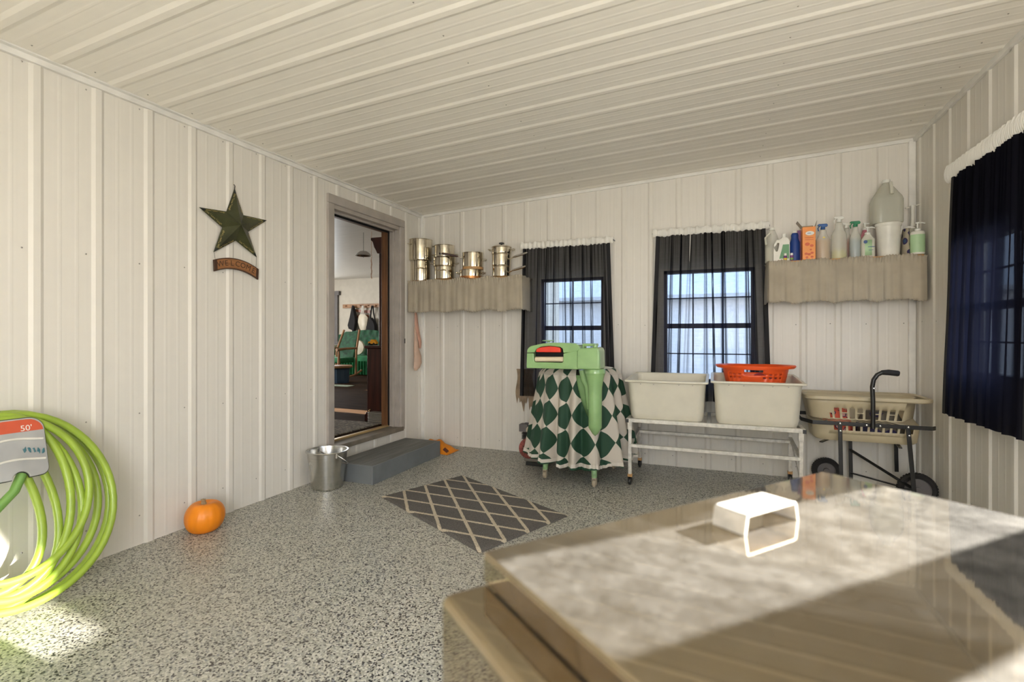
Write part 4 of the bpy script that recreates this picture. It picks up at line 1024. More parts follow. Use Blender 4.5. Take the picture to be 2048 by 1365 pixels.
# ------------------------------------------------------------ tub stand
ts=thing('laundry_tub_stand','white chipped tubular stand on casters carrying two laundry tubs','stand',(-.03,4.38,0))
sx0,sx1,sy0,sy1,sz=-.665,.60,4.08,4.66,.535
b_=MB(); w_=.028
b_.box(sx0,sx1,sy0-w_/2,sy0+w_/2,sz-.03,sz); b_.box(sx0,sx1,sy1-w_/2,sy1+w_/2,sz-.03,sz)
for xx in (sx0+.0,-.06,sx1-w_): b_.box(xx,xx+w_,sy0+w_/2,sy1-w_/2,sz-.03,sz)
mk('top_frame',b_,M['standw'],ts,bev=.003)
b_=MB(); b_.box(sx0-.002,sx0+.022,sy0-.017,sy0+.017,sz-.032,sz-.004); b_.box(sx1-.022,sx1+.002,sy0-.017,sy0+.017,sz-.032,sz-.004); mk('end_cap',b_,M['black'],ts)
for (xx,yy) in ((sx0+.03,sy0+.006),(sx0+.03,sy1-.006),(sx1-.03,sy0+.006),(sx1-.03,sy1-.006)):
    b_=MB(); b_.box(xx-.013,xx+.013,yy-.013,yy+.013,.085,sz-.03); b_.box(xx-.017,xx+.017,yy-.017,yy+.017,sz-.09,sz-.03); lg=mk('leg',b_,M['standw'],ts,bev=.002)
    b_=MB(); b_.box(xx-.017,xx+.017,yy-.017,yy+.017,.066,.088); mk('caster_collar',b_,M['woodshelf'],lg)
    b_=MB(); b_.box(xx-.016,xx-.012,yy-.014,yy+.016,.02,.066); b_.box(xx+.012,xx+.016,yy-.014,yy+.016,.02,.066); b_.lathe([(0,-.010),(.028,-.010),(.031,-.005),(.031,.005),(.028,.010),(0,.010)],(xx,yy,.031),20,frame_m((0,0,0),(0,1,0),(0,0,1),(1,0,0))); mk('caster',b_,M['black'],lg)
b_=MB(); b_.box(sx0+.03,sx1-.03,sy0-.01,sy0+.014,.305,.33); mk('front_rail',b_,M['standw'],ts,bev=.002)
b_=MB(); b_.box(sx0+.03,sx1-.03,sy1-.12,sy1-.09,.335,.36); mk('rear_rail',b_,M['standw'],ts,bev=.002)
b_=MB()
for xx in (sx0+.03,sx1-.03): b_.bar((xx,sy0,.318),(xx,sy1,.36),.024); b_.bar((xx,sy0+.05,.16),(xx,sy1-.1,.34),.006,.02)
mk('side_rail',b_,M['standw'],ts)
def laundry_tub(label,x0,x1,z0=.537,yf=4.02,yb=4.655,zf=.845,zr=.868):
    xc=(x0+x1)/2; yc=(yf+yb)/2; W=x1-x0; D=yb-yf
    r=thing('laundry_tub',label,'tub',(xc,yc,z0))
    def tilt(ring): return [Vector((v.x,v.y,v.z+(zr-zf)*max(0,(v.y-yf)/D)*max(0,(v.z-z0)/(zf-z0)))) for v in ring]
    rings=[rrect(xc,yc,W*.84,D*.78,.05,z0),rrect(xc,yc,W*.87,D*.82,.06,z0+.02),rrect(xc,yc,W*.885,D*.84,.06,z0+.05),rrect(xc,yc,W*.93,D*.90,.05,zf-.03),rrect(xc,yc,W*.95,D*.93,.04,zf-.012),rrect(xc,yc,W*.99,D*.99,.015,zf-.012),rrect(xc,yc,W,D,.015,zf-.008),rrect(xc,yc,W,D,.015,zf),rrect(xc,yc,W*.985,D*.985,.012,zf+.003),rrect(xc,yc,W*.93,D*.91,.03,zf+.002),rrect(xc,yc,W*.915,D*.885,.05,zf-.012),rrect(xc,yc,W*.87,D*.82,.05,z0+.06),rrect(xc,yc,W*.80,D*.74,.06,z0+.018)]
    b_=MB(); b_.loft([tilt(q) for q in rings]); mk('basin',b_,M['tub'],r,smooth=True)
    b_=MB()
    for xx in (x0+W*.13,x1-W*.35): 
        s_=.0; b_.prism([(xx,z0-.03),(xx+W*.20,z0-.03),(xx+W*.17,z0-.075),(xx+W*.04,z0-.085)],frame_m((0,yf+.30,0),(1,0,0),(0,0,1),(0,-1,0)),-.006)
    mk('molded_foot',b_,M['white'],r)
    b_=MB(); b_.lathe([(.022,z0-.075),(.022,z0-.05),(.034,z0-.05),(.034,z0)],(xc,yf+.3,0),18); mk('drain',b_,M['white'],r)
    b_=MB()
    for k in (.2,.36,.66,.82): b_.lathe([(0,0),(.004,0),(.004,.004),(0,.004)],(x0+W*k,yf+D*.038,zf-.026),8,frame_m((0,0,0),(1,0,0),(0,0,1),(0,-1,0)))
    mk('rim_screw',b_,M['screw'],r)
    return r
q0=aty(1248,765,4.02); q1=aty(1417,768,4.02); laundry_tub('cream laundry tub on the left half of the stand, standing empty',q0.x,q1.x)
q0=aty(1421,768,4.02); q1=aty(1615,771,4.02); laundry_tub('cream laundry tub on the right half, holding the orange basket',q0.x,q1.x,zf=.858,zr=.882)
# drain manifold between the tubs
# orange basket
oc_=aty(1510,740,4.38); ox,oy=oc_.x,4.40
ob=thing('orange_basket','round bright orange plastic laundry basket sitting in the right tub','basket',(ox,oy,.74))
b_=MB(); n=64
def oring(r_,z,ex_=0):
    r_*=.90; z=.745+(z-.745)*1.06+.004
    return [Vector((ox+(r_+ex_*max(0,abs(math.cos(a))-.75)*4)*math.cos(a),oy+r_*.80*math.sin(a),z+ (.006*abs(math.cos(a)) if z>.93 else 0))) for a in [2*PI*i/n for i in range(n)]]
b_.loft([oring(.205,.745),oring(.215,.75),oring(.245,.86)],cap=(True,False)); 
# wall with holes: leave out faces for vents and grips
rg=[oring(.245+.02*k/6,.86+.075*k/6) for k in range(7)]; base=len(b_.v); vs=[p for q in rg for p in q]; fs=[]
for k in range(6):
    for i in range(n):
        a=(i+.5)/n*360
        hole=(k in (0,2) and i%2==0) and (280<a<320 or 215<a<245)
        grip=(k in (2,3,4)) and (250<a<280 or 70<a<105)
        if hole or grip: continue
        j=(i+1)%n; fs.append((k*n+i,k*n+j,(k+1)*n+j,(k+1)*n+i))
b_.add(vs,fs); mk('basket_wall',b_,M['orangep'],ob,smooth=True,solid=.003)
b_=MB(); b_.loft([oring(.265,.930),oring(.285,.925,.02),oring(.290,.940,.03),oring(.283,.948,.03),oring(.262,.938),oring(.265,.930)],cap=(False,False)); mk('rim',b_,M['orangep'],ob,smooth=True)
b_=MB()
for i in range(10): a=.6+i*.35; b_.lathe([(0,0),(.05,.01),(.04,.05),(0,.07)],(ox+.12*math.cos(a*2),oy+.12*math.sin(a*2),.76+.008*i),10)
mk('basket_filling',b_,M['labred'],ob,smooth=True)

# ------------------------------------------------------------ laundry cart
lc=thing('laundry_cart','black metal two-wheeled laundry cart with hooked handle by the right wall','cart',(1.05,4.5,0))
lb=thing('laundry_basket','beige slotted laundry basket cradled in the black cart frame','basket',(1.03,4.5,.43))
bx0,bx1,by0,by1=.625,1.410,4.27,4.70; bz0,bz1=.425,.745
xc,yc=(bx0+bx1)/2,(by0+by1)/2; W=bx1-bx0; D=by1-by0
NR=8
def brr(kw,kd,r_,z): return rrect(xc,yc,W*kw,D*kd,r_,z,NR)
b_=MB(); b_.loft([brr(.78,.66,.07,bz0),brr(.82,.70,.08,bz0+.012),brr(.84,.72,.09,bz0+.05)],cap=(True,False))
# straight front grid part with wavy slots: front wall split in cells
sec=[(0.05,.84,.72,.09),(.078,.848,.732,.09),(.115,.86,.75,.09),(.123,.865,.753,.09),(.160,.88,.772,.09),(.168,.883,.776,.09),(.205,.90,.795,.09),(.212,.903,.80,.09),(.245,.92,.825,.09),(.28,.94,.86,.09),(.315,.955,.88,.09)]
def dense(kw,kd,r_,z):
    q=rrect(xc,yc,W*kw,D*kd,r_,z,NR); out=[]
    for i in range(len(q)):
        a=q[i]; b=q[(i+1)%len(q)]; L=(b-a).length; m=33 if L>.3 else (12 if L>.15 else 1)
        for t_ in range(m): out.append(a.lerp(b,t_/m))
    return out
rg=[dense(a[1],a[2],a[3],bz0+a[0]) for a in sec]; n=min(len(q) for q in rg); 
vs=[p for q in rg for p in q[:n]]; fs=[]
for k in range(len(rg)-1):
    for i in range(n):
        j=(i+1)%n; m=(rg[k][i]+rg[k][j])/2
        front=m.y<yc-D*.33 and xc-.22<m.x<xc+.33; side=m.x<xc-W*.40 and abs(m.y-yc)<.10
        if k in (1,3,5,7) and front and (i%3!=0) : continue
        if k in (2,6) and front and (i%3!=0) and (i//3)%2==0: continue
        if k in (1,2,3,5,6,7) and side and i%2==0: continue
        fs.append((k*n+i,k*n+j,(k+1)*n+j,(k+1)*n+i))
b_.add(vs,fs); mk('basket_wall',b_,M['beige'],lb,smooth=True,solid=.003)
b_=MB(); b_.loft([brr(.955,.88,.09,bz1-.012),brr(.975,.95,.08,bz1-.02),brr(1,1,.07,bz1-.012),brr(1,1,.07,bz1+.008),brr(.98,.97,.07,bz1+.014),brr(.94,.87,.08,bz1+.006),brr(.955,.88,.09,bz1-.012)],cap=(False,False)); mk('rim',b_,M['beige'],lb,smooth=True)
def clump(name,label,cx0,cx1,z1_,mat_,seed):
    rnd=random.Random(seed); b_=MB(); rings=[]; xc_=(cx0+cx1)/2
    for k in range(7):
        f=k/6; rings.append([Vector((xc_+(cx1-cx0)/2*math.cos(a)*(1-.35*f**3)+rnd.uniform(-.006,.006),yc+D*.31*math.sin(a)*(1-.3*f**3)+rnd.uniform(-.006,.006),bz0+.02+(z1_-bz0-.02)*f)) for a in [2*PI*i/22 for i in range(22)]])
    b_.loft(rings); o=mk(name,b_,mat_,loc=(xc_,yc,bz0+.02),smooth=True); tag(o,label,'laundry'); return o
def spotted(name,base,spot_,sc_):
    m,nt,b=new_mat(name); g=G(nt); co=g.coord(); v=nt.nodes.new('ShaderNodeTexVoronoi'); v.inputs['Scale'].default_value=sc_; nt.links.new(co,v.inputs['Vector'])
    nt.links.new(g.ramp(v.outputs['Distance'],[(0,spot_),(.28,(.03,.02,.08)),(.40,base)],'CONSTANT'),b.inputs['Base Color']); b.inputs['Roughness'].default_value=.8; return m
clump('folded_cloth','coral cloth with dark dots showing through the left slots of the beige basket',.75,.965,.64,spotted('coral_dots',(.75,.13,.08),(.75,.4,.4),22),1)
clump('folded_cloth','dark grey laundry filling the right side of the beige basket',.985,1.30,.63,spotted('grey_mix',(.13,.115,.09),(.05,.06,.12),9),2)
# cart frame
cz_=.565
b_=MB(); fy=by0+.02
b_.bar((.665,4.235,cz_),(1.375,4.235,cz_),.028,.005,up=(0,1,0)); b_.bar((1.375,4.235,cz_),(1.40,4.26,cz_),.028,.005,up=(0,1,0)); b_.bar((.665,4.235,cz_),(.60,4.30,cz_+.01),.028,.005,up=(1,1,0)); b_.bar((.60,4.30,cz_+.01),(.60,4.66,cz_+.03),.028,.005,up=(1,0,0)); b_.bar((.60,4.72,cz_),(1.375,4.72,cz_),.028,.005,up=(0,1,0))
mk('cradle_band',b_,M['black'],lc,bev=.002)
def Lg(x,y,x2,y2,z2): 
    b_=MB(); b_.bar((x,y,z2 if False else .56),(x2,y2,z2),.028,.012,up=(0,1,0)); return b_
for (a_,b__) in (((.835,4.226,.575),(.845,4.226,.0)),((1.235,4.226,.575),(1.27,4.226,.12)),((1.00,4.727,.575),(1.01,4.727,.02)),((1.30,4.727,.575),(1.31,4.727,.14))):
    b_=MB(); b_.bar(a_,b__,.026,.010,up=(0,1,0)); mk('leg',b_,M['black'],lc,bev=.002)
b_=MB(); b_.bar((1.0,4.71,.29),(1.27,4.24,.14),.026,.008); b_.bar((.845,4.24,.07),(1.27,4.24,.14),.02,.008); b_.bar((1.01,4.73,.1),(1.32,4.33,.105),.02,.008); b_.bar((.72,4.25,.42),(.95,4.70,.42),.02,.008); b_.bar((1.2,4.25,.415),(1.27,4.70,.415),.02,.008); mk('cross_brace',b_,M['black'],lc)
b_=MB(); hx=1.0; hq=aty(1746,860,4.215); hx=hq.x
b_.tube([(hx,4.215,.545),(hx,4.215,.74),(hx-.004,4.215,.84),(hx+.004,4.215,.89),(hx+.025,4.215,.925),(hx+.055,4.215,.943)],.0145,12); hd=mk('handle_bar',b_,M['black'],lc,smooth=True)
b_=MB(); b_.tube([(hx+.050,4.215,.942),(hx+.09,4.215,.944),(hx+.145,4.215,.938),(hx+.152,4.215,.937)],[.016,.020,.020,.016],12); mk('handle_grip',b_,M['rubber'],lc,smooth=True)
b_=MB()
for (x_,z_) in ((.835,.567),(.837,.515),(1.237,.567),(1.242,.51),(hx-.035,cz_),(hx+.045,cz_),(hx+.003,.83)): b_.lathe([(0,0),(.008,0),(.006,.006),(0,.007)],(x_,4.222 if z_<.7 else 4.20,z_),10,frame_m((0,0,0),(1,0,0),(0,0,1),(0,-1,0)))
mk('bolt',b_,M['steel2'],lc)
wy=Matrix.Rotation(R(90),4,'X')
for (x_,y_,r_) in ((1.318,4.33,.115),(.84,4.74,.10)):
    b_=MB(); b_.lathe([(r_-.035,-.018),(r_-.012,-.024),(r_,-.014),(r_,.014),(r_-.012,.024),(r_-.035,.018)],(x_,y_,r_),40,frame_m((0,0,0),(1,0,0),(0,0,1),(0,-1,0)),cap=(False,False))
    for k in range(36):
        a=2*PI*k/36; mt=frame_m((x_+r_*math.cos(a),y_,r_+r_*math.sin(a)),(math.cos(a),0,math.sin(a)),(0,1,0),(-math.sin(a),0,math.cos(a))); b_.box(-.004,.003,-.018,.018,-.006,.006,mt)
    wh=mk('wheel',b_,M['rubber'],lc,smooth=True)
    b_=MB(); b_.lathe([(0,.02),(.02,.02),(.022,.008),(r_-.04,.006),(r_-.034,.016),(r_-.034,-.016),(r_-.04,-.006),(.022,-.008),(.02,-.02),(0,-.02)],(x_,y_,r_),30,frame_m((0,0,0),(1,0,0),(0,0,1),(0,-1,0))); mk('hub',b_,M['winframe'],wh,smooth=True)

# ------------------------------------------------------------ bottles on the right shelf
SZ=SH+.017
def lpx(cx): return 1500+cx/5.055
def lpy(cy): return 350+cy/5.055
def span(c0,c1,y): a=aty(lpx(c0),510,y); b=aty(lpx(c1),510,y); return (a.x+b.x)/2,(b.x-a.x)
def zat(cx,cy,y): return aty(lpx(cx),lpy(cy),y).z
def body(t,prof,c,mat_,sq,name='bottle_body',n=28): b_=MB(); b_.lathe(prof,c,n,sq=sq); return mk(name,b_,mat_,t,smooth=True)
def label_patch(t,x,y,w_,z0,z1,mat_,name='label'):
    b_=MB(); b_.grid(lambda u,v:(x-w_/2+w_*u,y+.010*(2*u-1)**2,z0+(z1-z0)*v),10,2); return mk(name,b_,mat_,t,smooth=True,solid=.001)
def sprayer(t,x,y,z,mat_,d=-1,m2=None):
    b_=MB(); b_.lathe([(.014,z),(.016,z+.002),(.016,z+.018),(.012,z+.02)],(x,y,0),16); mk('collar',b_,m2 or mat_,t,smooth=True)
    b_=MB(); b_.prism([(-.012,.018),(.030,.022),(.034,.034),(.026,.045),(-.03,.045),(-.036,.038),(-.034,.030),(-.012,.028)],frame_m((x,y-.008,z),(-d,0,0),(0,0,1),(0,1,0)),.018); mk('spray_head',b_,mat_,t,bev=.003)
    b_=MB(); b_.tube([(x+d*.022,y,z+.03),(x+d*.034,y,z+.012),(x+d*.030,y,z-.010)],.004,8); mk('trigger',b_,m2 or mat_,t,smooth=True)
def pumphead(t,x,y,z,mat_,d=1,h=.05):
    b_=MB(); b_.lathe([(.018,z),(.019,z+.015),(.012,z+.02),(.005,z+.022),(.005,z+h),(.012,z+h),(.013,z+h+.010),(0,z+h+.012)],(x,y,0),16); mk('pump',b_,mat_,t,smooth=True)
    b_=MB(); b_.tube([(x,y,z+h+.006),(x+d*.03,y,z+h+.006),(x+d*.045,y,z+h)],[.006,.005,.004],8); mk('spout',b_,mat_,t,smooth=True)
YS=4.64; YF_=4.56; YR=4.72
# 1 gallon jug milky
x,wd=span(150,300,4.68); t=thing('gallon_jug','tall milky jug with greenish liquid at the left end of the shelf','jug',(x,4.68,SZ))
zt_=zat(260,535,4.68); body(t,[(0,0),(wd/2*.95,0),(wd/2,.01),(wd/2,.17),(wd/2*.7,.23),(.022,zt_-SZ-.025),(.018,zt_-SZ-.01)],(x,4.68,SZ),M['clear'],(1,.9)); body(t,[(0,.003),(wd/2*.92,.004),(wd/2*.95,.13),(0,.131)],(x,4.68,SZ),M['yelliq'] and M['milk'],(1,.9),'liquid')
body(t,[(.020,zt_-SZ-.02),(.020,zt_-SZ),(0,zt_-SZ)],(x,4.68,SZ),M['lab_white'],(1,1),'cap')
b_=MB(); b_.tube([(x-.02,4.645,zt_-.05),(x-.055,4.63,zt_-.09),(x-.05,4.62,zt_-.15)],.009,8); mk('handle',b_,M['clear2'],t,smooth=True)
# 2 white detergent jug
x,wd=span(235,398,4.57); zt_=zat(330,600,4.57); h=zt_-SZ; t=thing('detergent_jug','white jug with a green label beside the blue bottle','jug',(x,4.57,SZ))
jm=frame_m((x,4.595,SZ),(1,0,0),(0,0,1),(0,-1,0)); hw=wd/2
outer=[(-hw,.004),(-hw,.08),(-hw*.95,h*.62),(-hw*.6,h*.78),(-.005,h*.80),(hw*.05,h*.86),(hw*.62,h*.86),(hw*.95,h*.76),(hw,h*.70),(hw,.004)]
inner=[(-hw*.72,h*.36),(-hw*.70,h*.58),(-hw*.5,h*.68),(-hw*.28,h*.66),(-hw*.35,h*.52),(-hw*.5,h*.36)]
poly=outer[:3]+[(-hw*.95,h*.5)]+[inner[0],inner[5],inner[4],inner[3],inner[2],inner[1],(-hw*.949,h*.515)]+[(-hw*.95,h*.62)]+outer[3:]
mk('bottle_body',MB().prism(poly,jm,.05),M['white'],t,bev=.004); b_=MB(); b_.lathe([(.022,h*.86),(.022,h*.88),(.016,h*.885),(.016,h),(0,h)],(x+hw*.35,4.57,SZ),16); mk('cap',b_,M['lab_white'],t,smooth=True)
mk('label',MB().prism([(-hw*.3,.02),(hw*.0,h*.4),(hw*.15,h*.6),(hw*.92,h*.6),(hw*.92,.02)],frame_m((x,4.5445,SZ),(1,0,0),(0,0,1),(0,-1,0)),.001),M['lab_green'],t)
# vials
vl=None
for cx_,lab,lm,lt in ((357,'small white-capped vial with dark and yellow label, left of the pair','yellow_tag','purple'),(421,'small white-capped vial with bright green label, right of the pair','greenplastic','purple')):
    x,wd=span(cx_-17,cx_+17,4.53); t=thing('vial',lab,'vial',(x,4.53,SZ),'small vials before the jug')
    body(t,[(0,0),(.0125,0),(.0125,.035),(.009,.042)],(x,4.53,SZ),M[lt],(1,1)); body(t,[(.0105,.040),(.0105,.058),(0,.059)],(x,4.53,SZ),M['lab_white'],(1,1),'cap'); body(t,[(.0128,.004),(.0128,.020)],(x,4.53,SZ),M[lm],(1,1),'label')
# 3 blue bottle
x,wd=span(400,505,4.62); h=zat(450,572,4.62)-SZ; t=thing('bottle','solid deep blue bottle with a white cap','bottle',(x,4.62,SZ))
body(t,[(0,0),(wd/2,.002),(wd/2,h*.62),(wd/2*.78,h*.72),(wd/2*.70,h*.78),(wd/2*.74,h*.86),(wd/2*.6,h*.93),(.016,h*.95)],(x,4.62,SZ),M['bluebot'],(1,.8)); body(t,[(.018,h*.94),(.018,h),(0,h)],(x,4.62,SZ),M['white'],(1,1),'cap')
# 4 orange carton + purple carton behind
x,wd=span(525,657,4.56); h=zat(590,532,4.56)-SZ; t=thing('powder_carton','upright orange carton with open top flaps and white oval emblem','carton',(x,4.56,SZ))
b_=MB(); b_.box(x-wd/2,x+wd/2,4.53,4.62,SZ,SZ+h); mk('carton_body',b_,M['carton'],t,bev=.002)
b_=MB(); b_.add([(x-wd/2,4.53,SZ+h),(x-wd/2,4.62,SZ+h),(x-wd/2-.035,4.62,SZ+h+.05),(x-wd/2-.035,4.53,SZ+h+.05)],[(0,1,2,3)]); b_.add([(x+wd/2,4.53,SZ+h),(x+wd/2,4.62,SZ+h),(x+wd/2+.02,4.62,SZ+h+.055),(x+wd/2+.01,4.53,SZ+h+.045)],[(0,1,2,3)]); b_.add([(x-wd/2,4.62,SZ+h),(x+wd/2,4.62,SZ+h),(x+wd/2,4.65,SZ+h+.03),(x-wd/2,4.65,SZ+h+.03)],[(0,1,2,3)]); mk('flap',b_,M['tancloth'],t,solid=.001)
mk('emblem',MB().lathe([(.030,0),(.030,.001)],(x+.005,4.5295,SZ+h*.80),24,frame_m((0,0,0),(1,0,0),(0,0,1),(0,-1,0)),sq=(1,.55)),M['lab_white'],t)
b_=MB()
for (dx,dz,r_) in ((-.012,.47,.017),(.018,.42,.013),(-.02,.18,.012),(0,.16,.012),(.02,.2,.011),(.02,.08,.01),(-.015,.07,.01),(.012,.3,.008)): b_.lathe([(r_,0),(r_,.001)],(x+dx,4.5295,SZ+h*dz),14,frame_m((0,0,0),(1,0,0),(0,0,1),(0,-1,0)),sq=(1,.8))
for dz in (.66,.60): b_.box(x-.028,x+.03,4.5285,4.5295,SZ+h*dz,SZ+h*dz+.004)
mk('printed_fruit',b_,M['carton_ink'],t)
b_=MB(); b_.box(x-.012,x+.012,4.5275,4.5285,SZ+h*.795,SZ+h*.81); mk('emblem_print',b_,M['cap_blue'],t)
x2=x-wd/2-.012; b_=MB(); b_.box(x2-.012,x2+.03,4.63,4.72,SZ,SZ+h*.98); o=mk('narrow_carton',b_,M['purple'],loc=(x2,4.67,SZ),bev=.002); tag(o,'dark purple carton peeking out behind the orange one','carton')
# sprays
def spray(lab,c0,c1,ctop,liq,lf,trig,y=4.60,d=-1,shoulder=.66,colm=None,extra=None,nm='spray_bottle'):
    x,wd=span(c0,c1,y); h=zat((c0+c1)/2,ctop,y)-SZ; r_=wd/2; t=thing(nm,lab,'spray bottle',(x,y,SZ))
    hn=h-.05
    body(t,[(0,0),(r_*.95,.0),(r_,.006),(r_,hn*shoulder),(r_*.72,hn*(shoulder+.10)),(r_*.50,hn*.86),(r_*.46,hn*.97),(.014,hn)],(x,y,SZ),M['clear'],(1,.75))
    body(t,[(0,.003),(r_*.93,.004),(r_*.93,hn*shoulder*lf),(0,hn*shoulder*lf+.001)],(x,y,SZ),M[liq],(1,.72),'liquid')
    sprayer(t,x,y,SZ+hn,M[trig],d,colm and M[colm]); return t,x,y,hn,r_
t,x,y,hn,r_=spray('spray bottle with peach liquid and blue trigger head',662,812,490,'peachliq',.98,'cap_blue')
b_=MB(); b_.box(x-.006,x+.008,y-r_*.75-.002,y-r_*.75,SZ+hn*.70,SZ+hn*.73); mk('yellow_tag',b_,M['yellow_tag'],t)
t,x,y,hn,r_=spray('large spray bottle with white head and shallow yellow liquid',822,980,415,'yelliq',.34,'lab_white',y=4.59)
t,x,y,hn,r_=spray('spray bottle with bluish contents and green trigger head',1005,1125,462,'blueliq',.92,'cap_green',y=4.60)
t,x,y,hn,r_=spray('red-labelled spray bottle half hidden between the two larger sprays',930,1030,478,'labred',.98,'lab_white',y=4.72,nm='spray_bottle')
# small green-lidded bottle behind
# pump bottles
x,wd=span(1120,1258,4.57); h=zat(1190,640,4.57)-SZ; t=thing('pump_bottle','square bottle with pale green label and white pump','bottle',(x,4.57,SZ))
b_=MB(); b_.loft([rrect(x,4.57,wd,.05,.012,SZ),rrect(x,4.57,wd,.05,.012,SZ+h*.92),rrect(x,4.57,wd*.8,.04,.012,SZ+h),rrect(x,4.57,.035,.03,.01,SZ+h+.03)]); mk('bottle_body',b_,M['clear2'],t,smooth=True)
label_patch(t,x,4.542,wd*.88,SZ+.012,SZ+h*.88,M['lab_mint']); b_=MB(); b_.box(x-.004,x+.04,4.5400,4.5415,SZ+h*.5,SZ+h*.53); b_.box(x+.0,x+.03,4.5400,4.5415,SZ+h*.34,SZ+h*.36); mk('label_print',b_,M['lab_blue'],t); b_=MB(); b_.lathe([(.013,0),(.013,.001)],(x-.02,4.5405,SZ+h*.78),18,frame_m((0,0,0),(1,0,0),(0,0,1),(0,-1,0))); mk('emblem',b_,M['lab_blue'],t)
pumphead(t,x,4.57,SZ+h+.025,M['lab_white'],1,.05)
x,wd=span(1125,1200,4.71); h=zat(1160,560,4.71)-SZ; t=thing('pump_bottle','pink pump bottle standing behind the square one','bottle',(x,4.71,SZ))
body(t,[(0,0),(.034,0),(.034,h*.7),(.022,h*.9),(.016,h)],(x,4.71,SZ),M['pinkliq'],(1,1)); pumphead(t,x,4.71,SZ+h,M['lab_white'],1,.045)
# white pail + big jug
x,wd=span(1268,1528,4.62); h=zat(1400,490,4.62)-SZ; t=thing('white_pail','white plastic pail with lid and bail beneath the big jug','pail',(x,4.62,SZ)); r_=wd/2
r_=min(r_,.105); body(t,[(0,0),(r_*.84,0),(r_*.86,.004),(r_*.98,h-.03),(r_*1.0,h-.026),(r_*1.04,h-.022),(r_*1.04,h-.004),(r_*.98,h),(0,h)],(x,4.62,SZ),M['white'],(1,.9),'pail_body',40)
b_=MB(); b_.tube([(x+r_*1.03*math.cos(R(a)),4.62-r_*.9*math.sin(R(a))*.3-.01,SZ+h-.03-.13*math.sin(R(a))) for a in [10*i-0 for i in range(0,10)]],.003,8); mk('bail',b_,M['white'],t,smooth=True)
zp=SZ+h; x,wd=span(1222,1535,4.66); x+=.0; r_=min(wd/2,.118); hj=zat(1390,52,4.66)-zp
t=thing('large_jug','large empty translucent jug standing on top of the white pail','jug',(x,4.66,zp))
b_=MB(); b_.loft([rrect(x,4.66,r_*1.95,r_*1.7,.05,zp+.001),rrect(x,4.66,r_*2,r_*1.75,.05,zp+.01),rrect(x,4.66,r_*2,r_*1.75,.05,zp+hj*.52),rrect(x,4.66,r_*1.85,r_*1.6,.05,zp+hj*.60),rrect(x,4.66,r_*.95,r_*.85,.04,zp+hj*.83),rrect(x,4.66,.058,.055,.026,zp+hj*.89),rrect(x,4.66,.046,.046,.022,zp+hj*.95)]); mk('bottle_body',b_,M['jugp'],t,smooth=True)
body(t,[(.026,hj*.93),(.027,hj*.98),(.024,hj),(0,hj)],(x,4.66,zp),M['lab_white'],(1,1),'cap')
b_=MB(); b_.tube([(x+.012,4.60,zp+hj*.90),(x+.014,4.585,zp+hj*.78),(x+.014,4.575,zp+hj*.62)],.012,8); mk('handle',b_,M['clear2'],t,smooth=True)
# green pump bottle right end
x,wd=span(1620,1768,4.555); h=zat(1690,575,4.555)-SZ; t=thing('pump_bottle','round white bottle with mint green label and pump at the right end','bottle',(x,4.555,SZ)); r_=wd/2
body(t,[(0,0),(r_*.94,0),(r_,.006),(r_,h*.92),(r_*.9,h),(.018,h+.006)],(x,4.555,SZ),M['white'],(1,.85)); b_=MB(); b_.lathe([(r_+.001,h*.08),(r_+.001,h*.86)],(x,4.555,SZ),28,sq=(1,.86),cap=(False,False)); mk('label',b_,M['lab_mint'],t,smooth=True)
pumphead(t,x,4.555,SZ+h+.004,M['lab_white'],1,.055)
x,wd=span(1610,1680,4.70); h=zat(1650,520,4.70)-SZ; ztp=zat(1650,310,4.70)-SZ; x+=0; t=thing('tall_pump_bottle','tall thin white pump rising behind the mint green bottle','bottle',(x,4.70,SZ))
body(t,[(0,0),(.035,0),(.035,h*.8),(.018,h)],(x,4.70,SZ),M['clear2'],(1,1)); b_=MB(); b_.lathe([(.016,h),(.016,h+.02),(.012,h+.03),(.012,ztp-.02),(.018,ztp-.01),(.018,ztp),(0,ztp)],(x,4.70,SZ),16); mk('pump',b_,M['white'],t,smooth=True)
b_=MB(); b_.tube([(x-.02,4.70,SZ+ztp-.012),(x-.045,4.70,SZ+ztp-.016)],.006,8); b_.tube([(x+.01,4.70,SZ+ztp-.005),(x+.05,4.70,SZ+ztp+.01)],.004,8); mk('spout',b_,M['white'],t,smooth=True)
x,wd=span(1530,1605,4.62); h=zat(1570,560,4.66)-SZ
t=thing('plastic_bag','crumpled translucent bag with dark print wedged beside the white pail','bag',(x,4.62,SZ)); rnd=random.Random(2); rings=[]
for k in range(8): f=k/7; rings.append([Vector((x+.004+(.028)*(1-.35*f)*math.cos(a)*(1+rnd.uniform(-.12,.12)),4.62+.05*math.sin(a)*(1+rnd.uniform(-.1,.1)),SZ+h*f)) for a in [2*PI*i/16 for i in range(16)]])
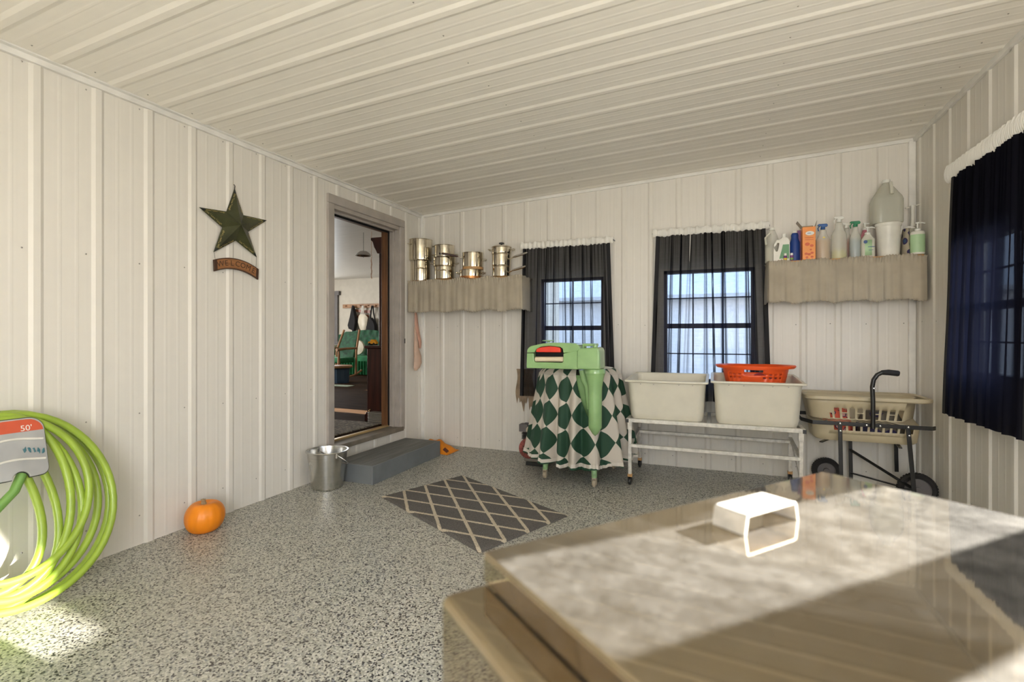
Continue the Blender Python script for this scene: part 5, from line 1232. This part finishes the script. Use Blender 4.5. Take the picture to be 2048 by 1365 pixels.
b_=MB(); b_.loft(rings); mk('bag_body',b_,spotted('bag_print',(.36,.32,.24),(.03,.07,.14),14),t,smooth=True)
b_=MB()
for k in range(3): b_.tube([(x-.01+.01*k,4.63,SZ+h),(x+.02+.012*k,4.62,SZ+h+.02),(x+.045+.008*k,4.62,SZ+h+.005)],.004,6)
mk('bag_tie',b_,M['whitec'],t,smooth=True)

# ------------------------------------------------------------ foreground stainless tank
TU=R(51.5); u_=Vector((math.cos(TU),math.sin(TU),0)); v_=Vector((math.sin(TU),-math.cos(TU),0)); o0=Vector((-.214,.450,0))
tk=thing('steel_tank','large stainless steel tank with a flat lid filling the right foreground','tank',(o0+u_*.3+v_*.35))
def tm(z): return frame_m(o0+Vector((0,0,z)),u_,v_,Vector((0,0,1)))
LZ=.985
b_=MB(); b_.box(-.045,.66,-.004,.80,.12,.953,tm(0)); mk('tank_body',b_,M['tank'],tk,bev=.010,seg=3)
b_=MB(); b_.box(.0,.598,.0,.76,LZ-.004,LZ,tm(0)); b_.box(.0,.004,.0,.76,LZ-.03,LZ-.004,tm(0)); b_.box(.594,.598,.0,.76,LZ-.03,LZ-.004,tm(0)); b_.box(.0,.598,.0,.004,LZ-.02,LZ-.004,tm(0)); ld=mk('lid',b_,M['tank'],tk,bev=.004,seg=3)
ha=Vector((.032,.590,LZ)); hb=Vector((.088,.661,LZ)); hu=(hb-ha).normalized(); hv=Vector((-hu.y,hu.x,0)); HL=(hb-ha).length
hm_=frame_m(ha,hu,Vector((0,0,1)),-hv)
outer=[(-.004,0),(0,.0205),(.003,.0225),(HL-.003,.0225),(HL,.0205),(HL+.004,0)]; inn_=[(HL+.001,0),(HL-.003,.0195),(.003,.0195),(-.001,0)]
mk('lid_handle',MB().prism(outer+inn_,hm_,-.042),M['litsteel'],ld,bev=.0008)
b_=MB()
for (a,b) in ((.0,.04),(.57,.04),(.0,.74),(.57,.74)): b_.box(a,a+.04,b,b+.04,0,.12,tm(0))
mk('tank_leg',b_,M['steel2'],tk)
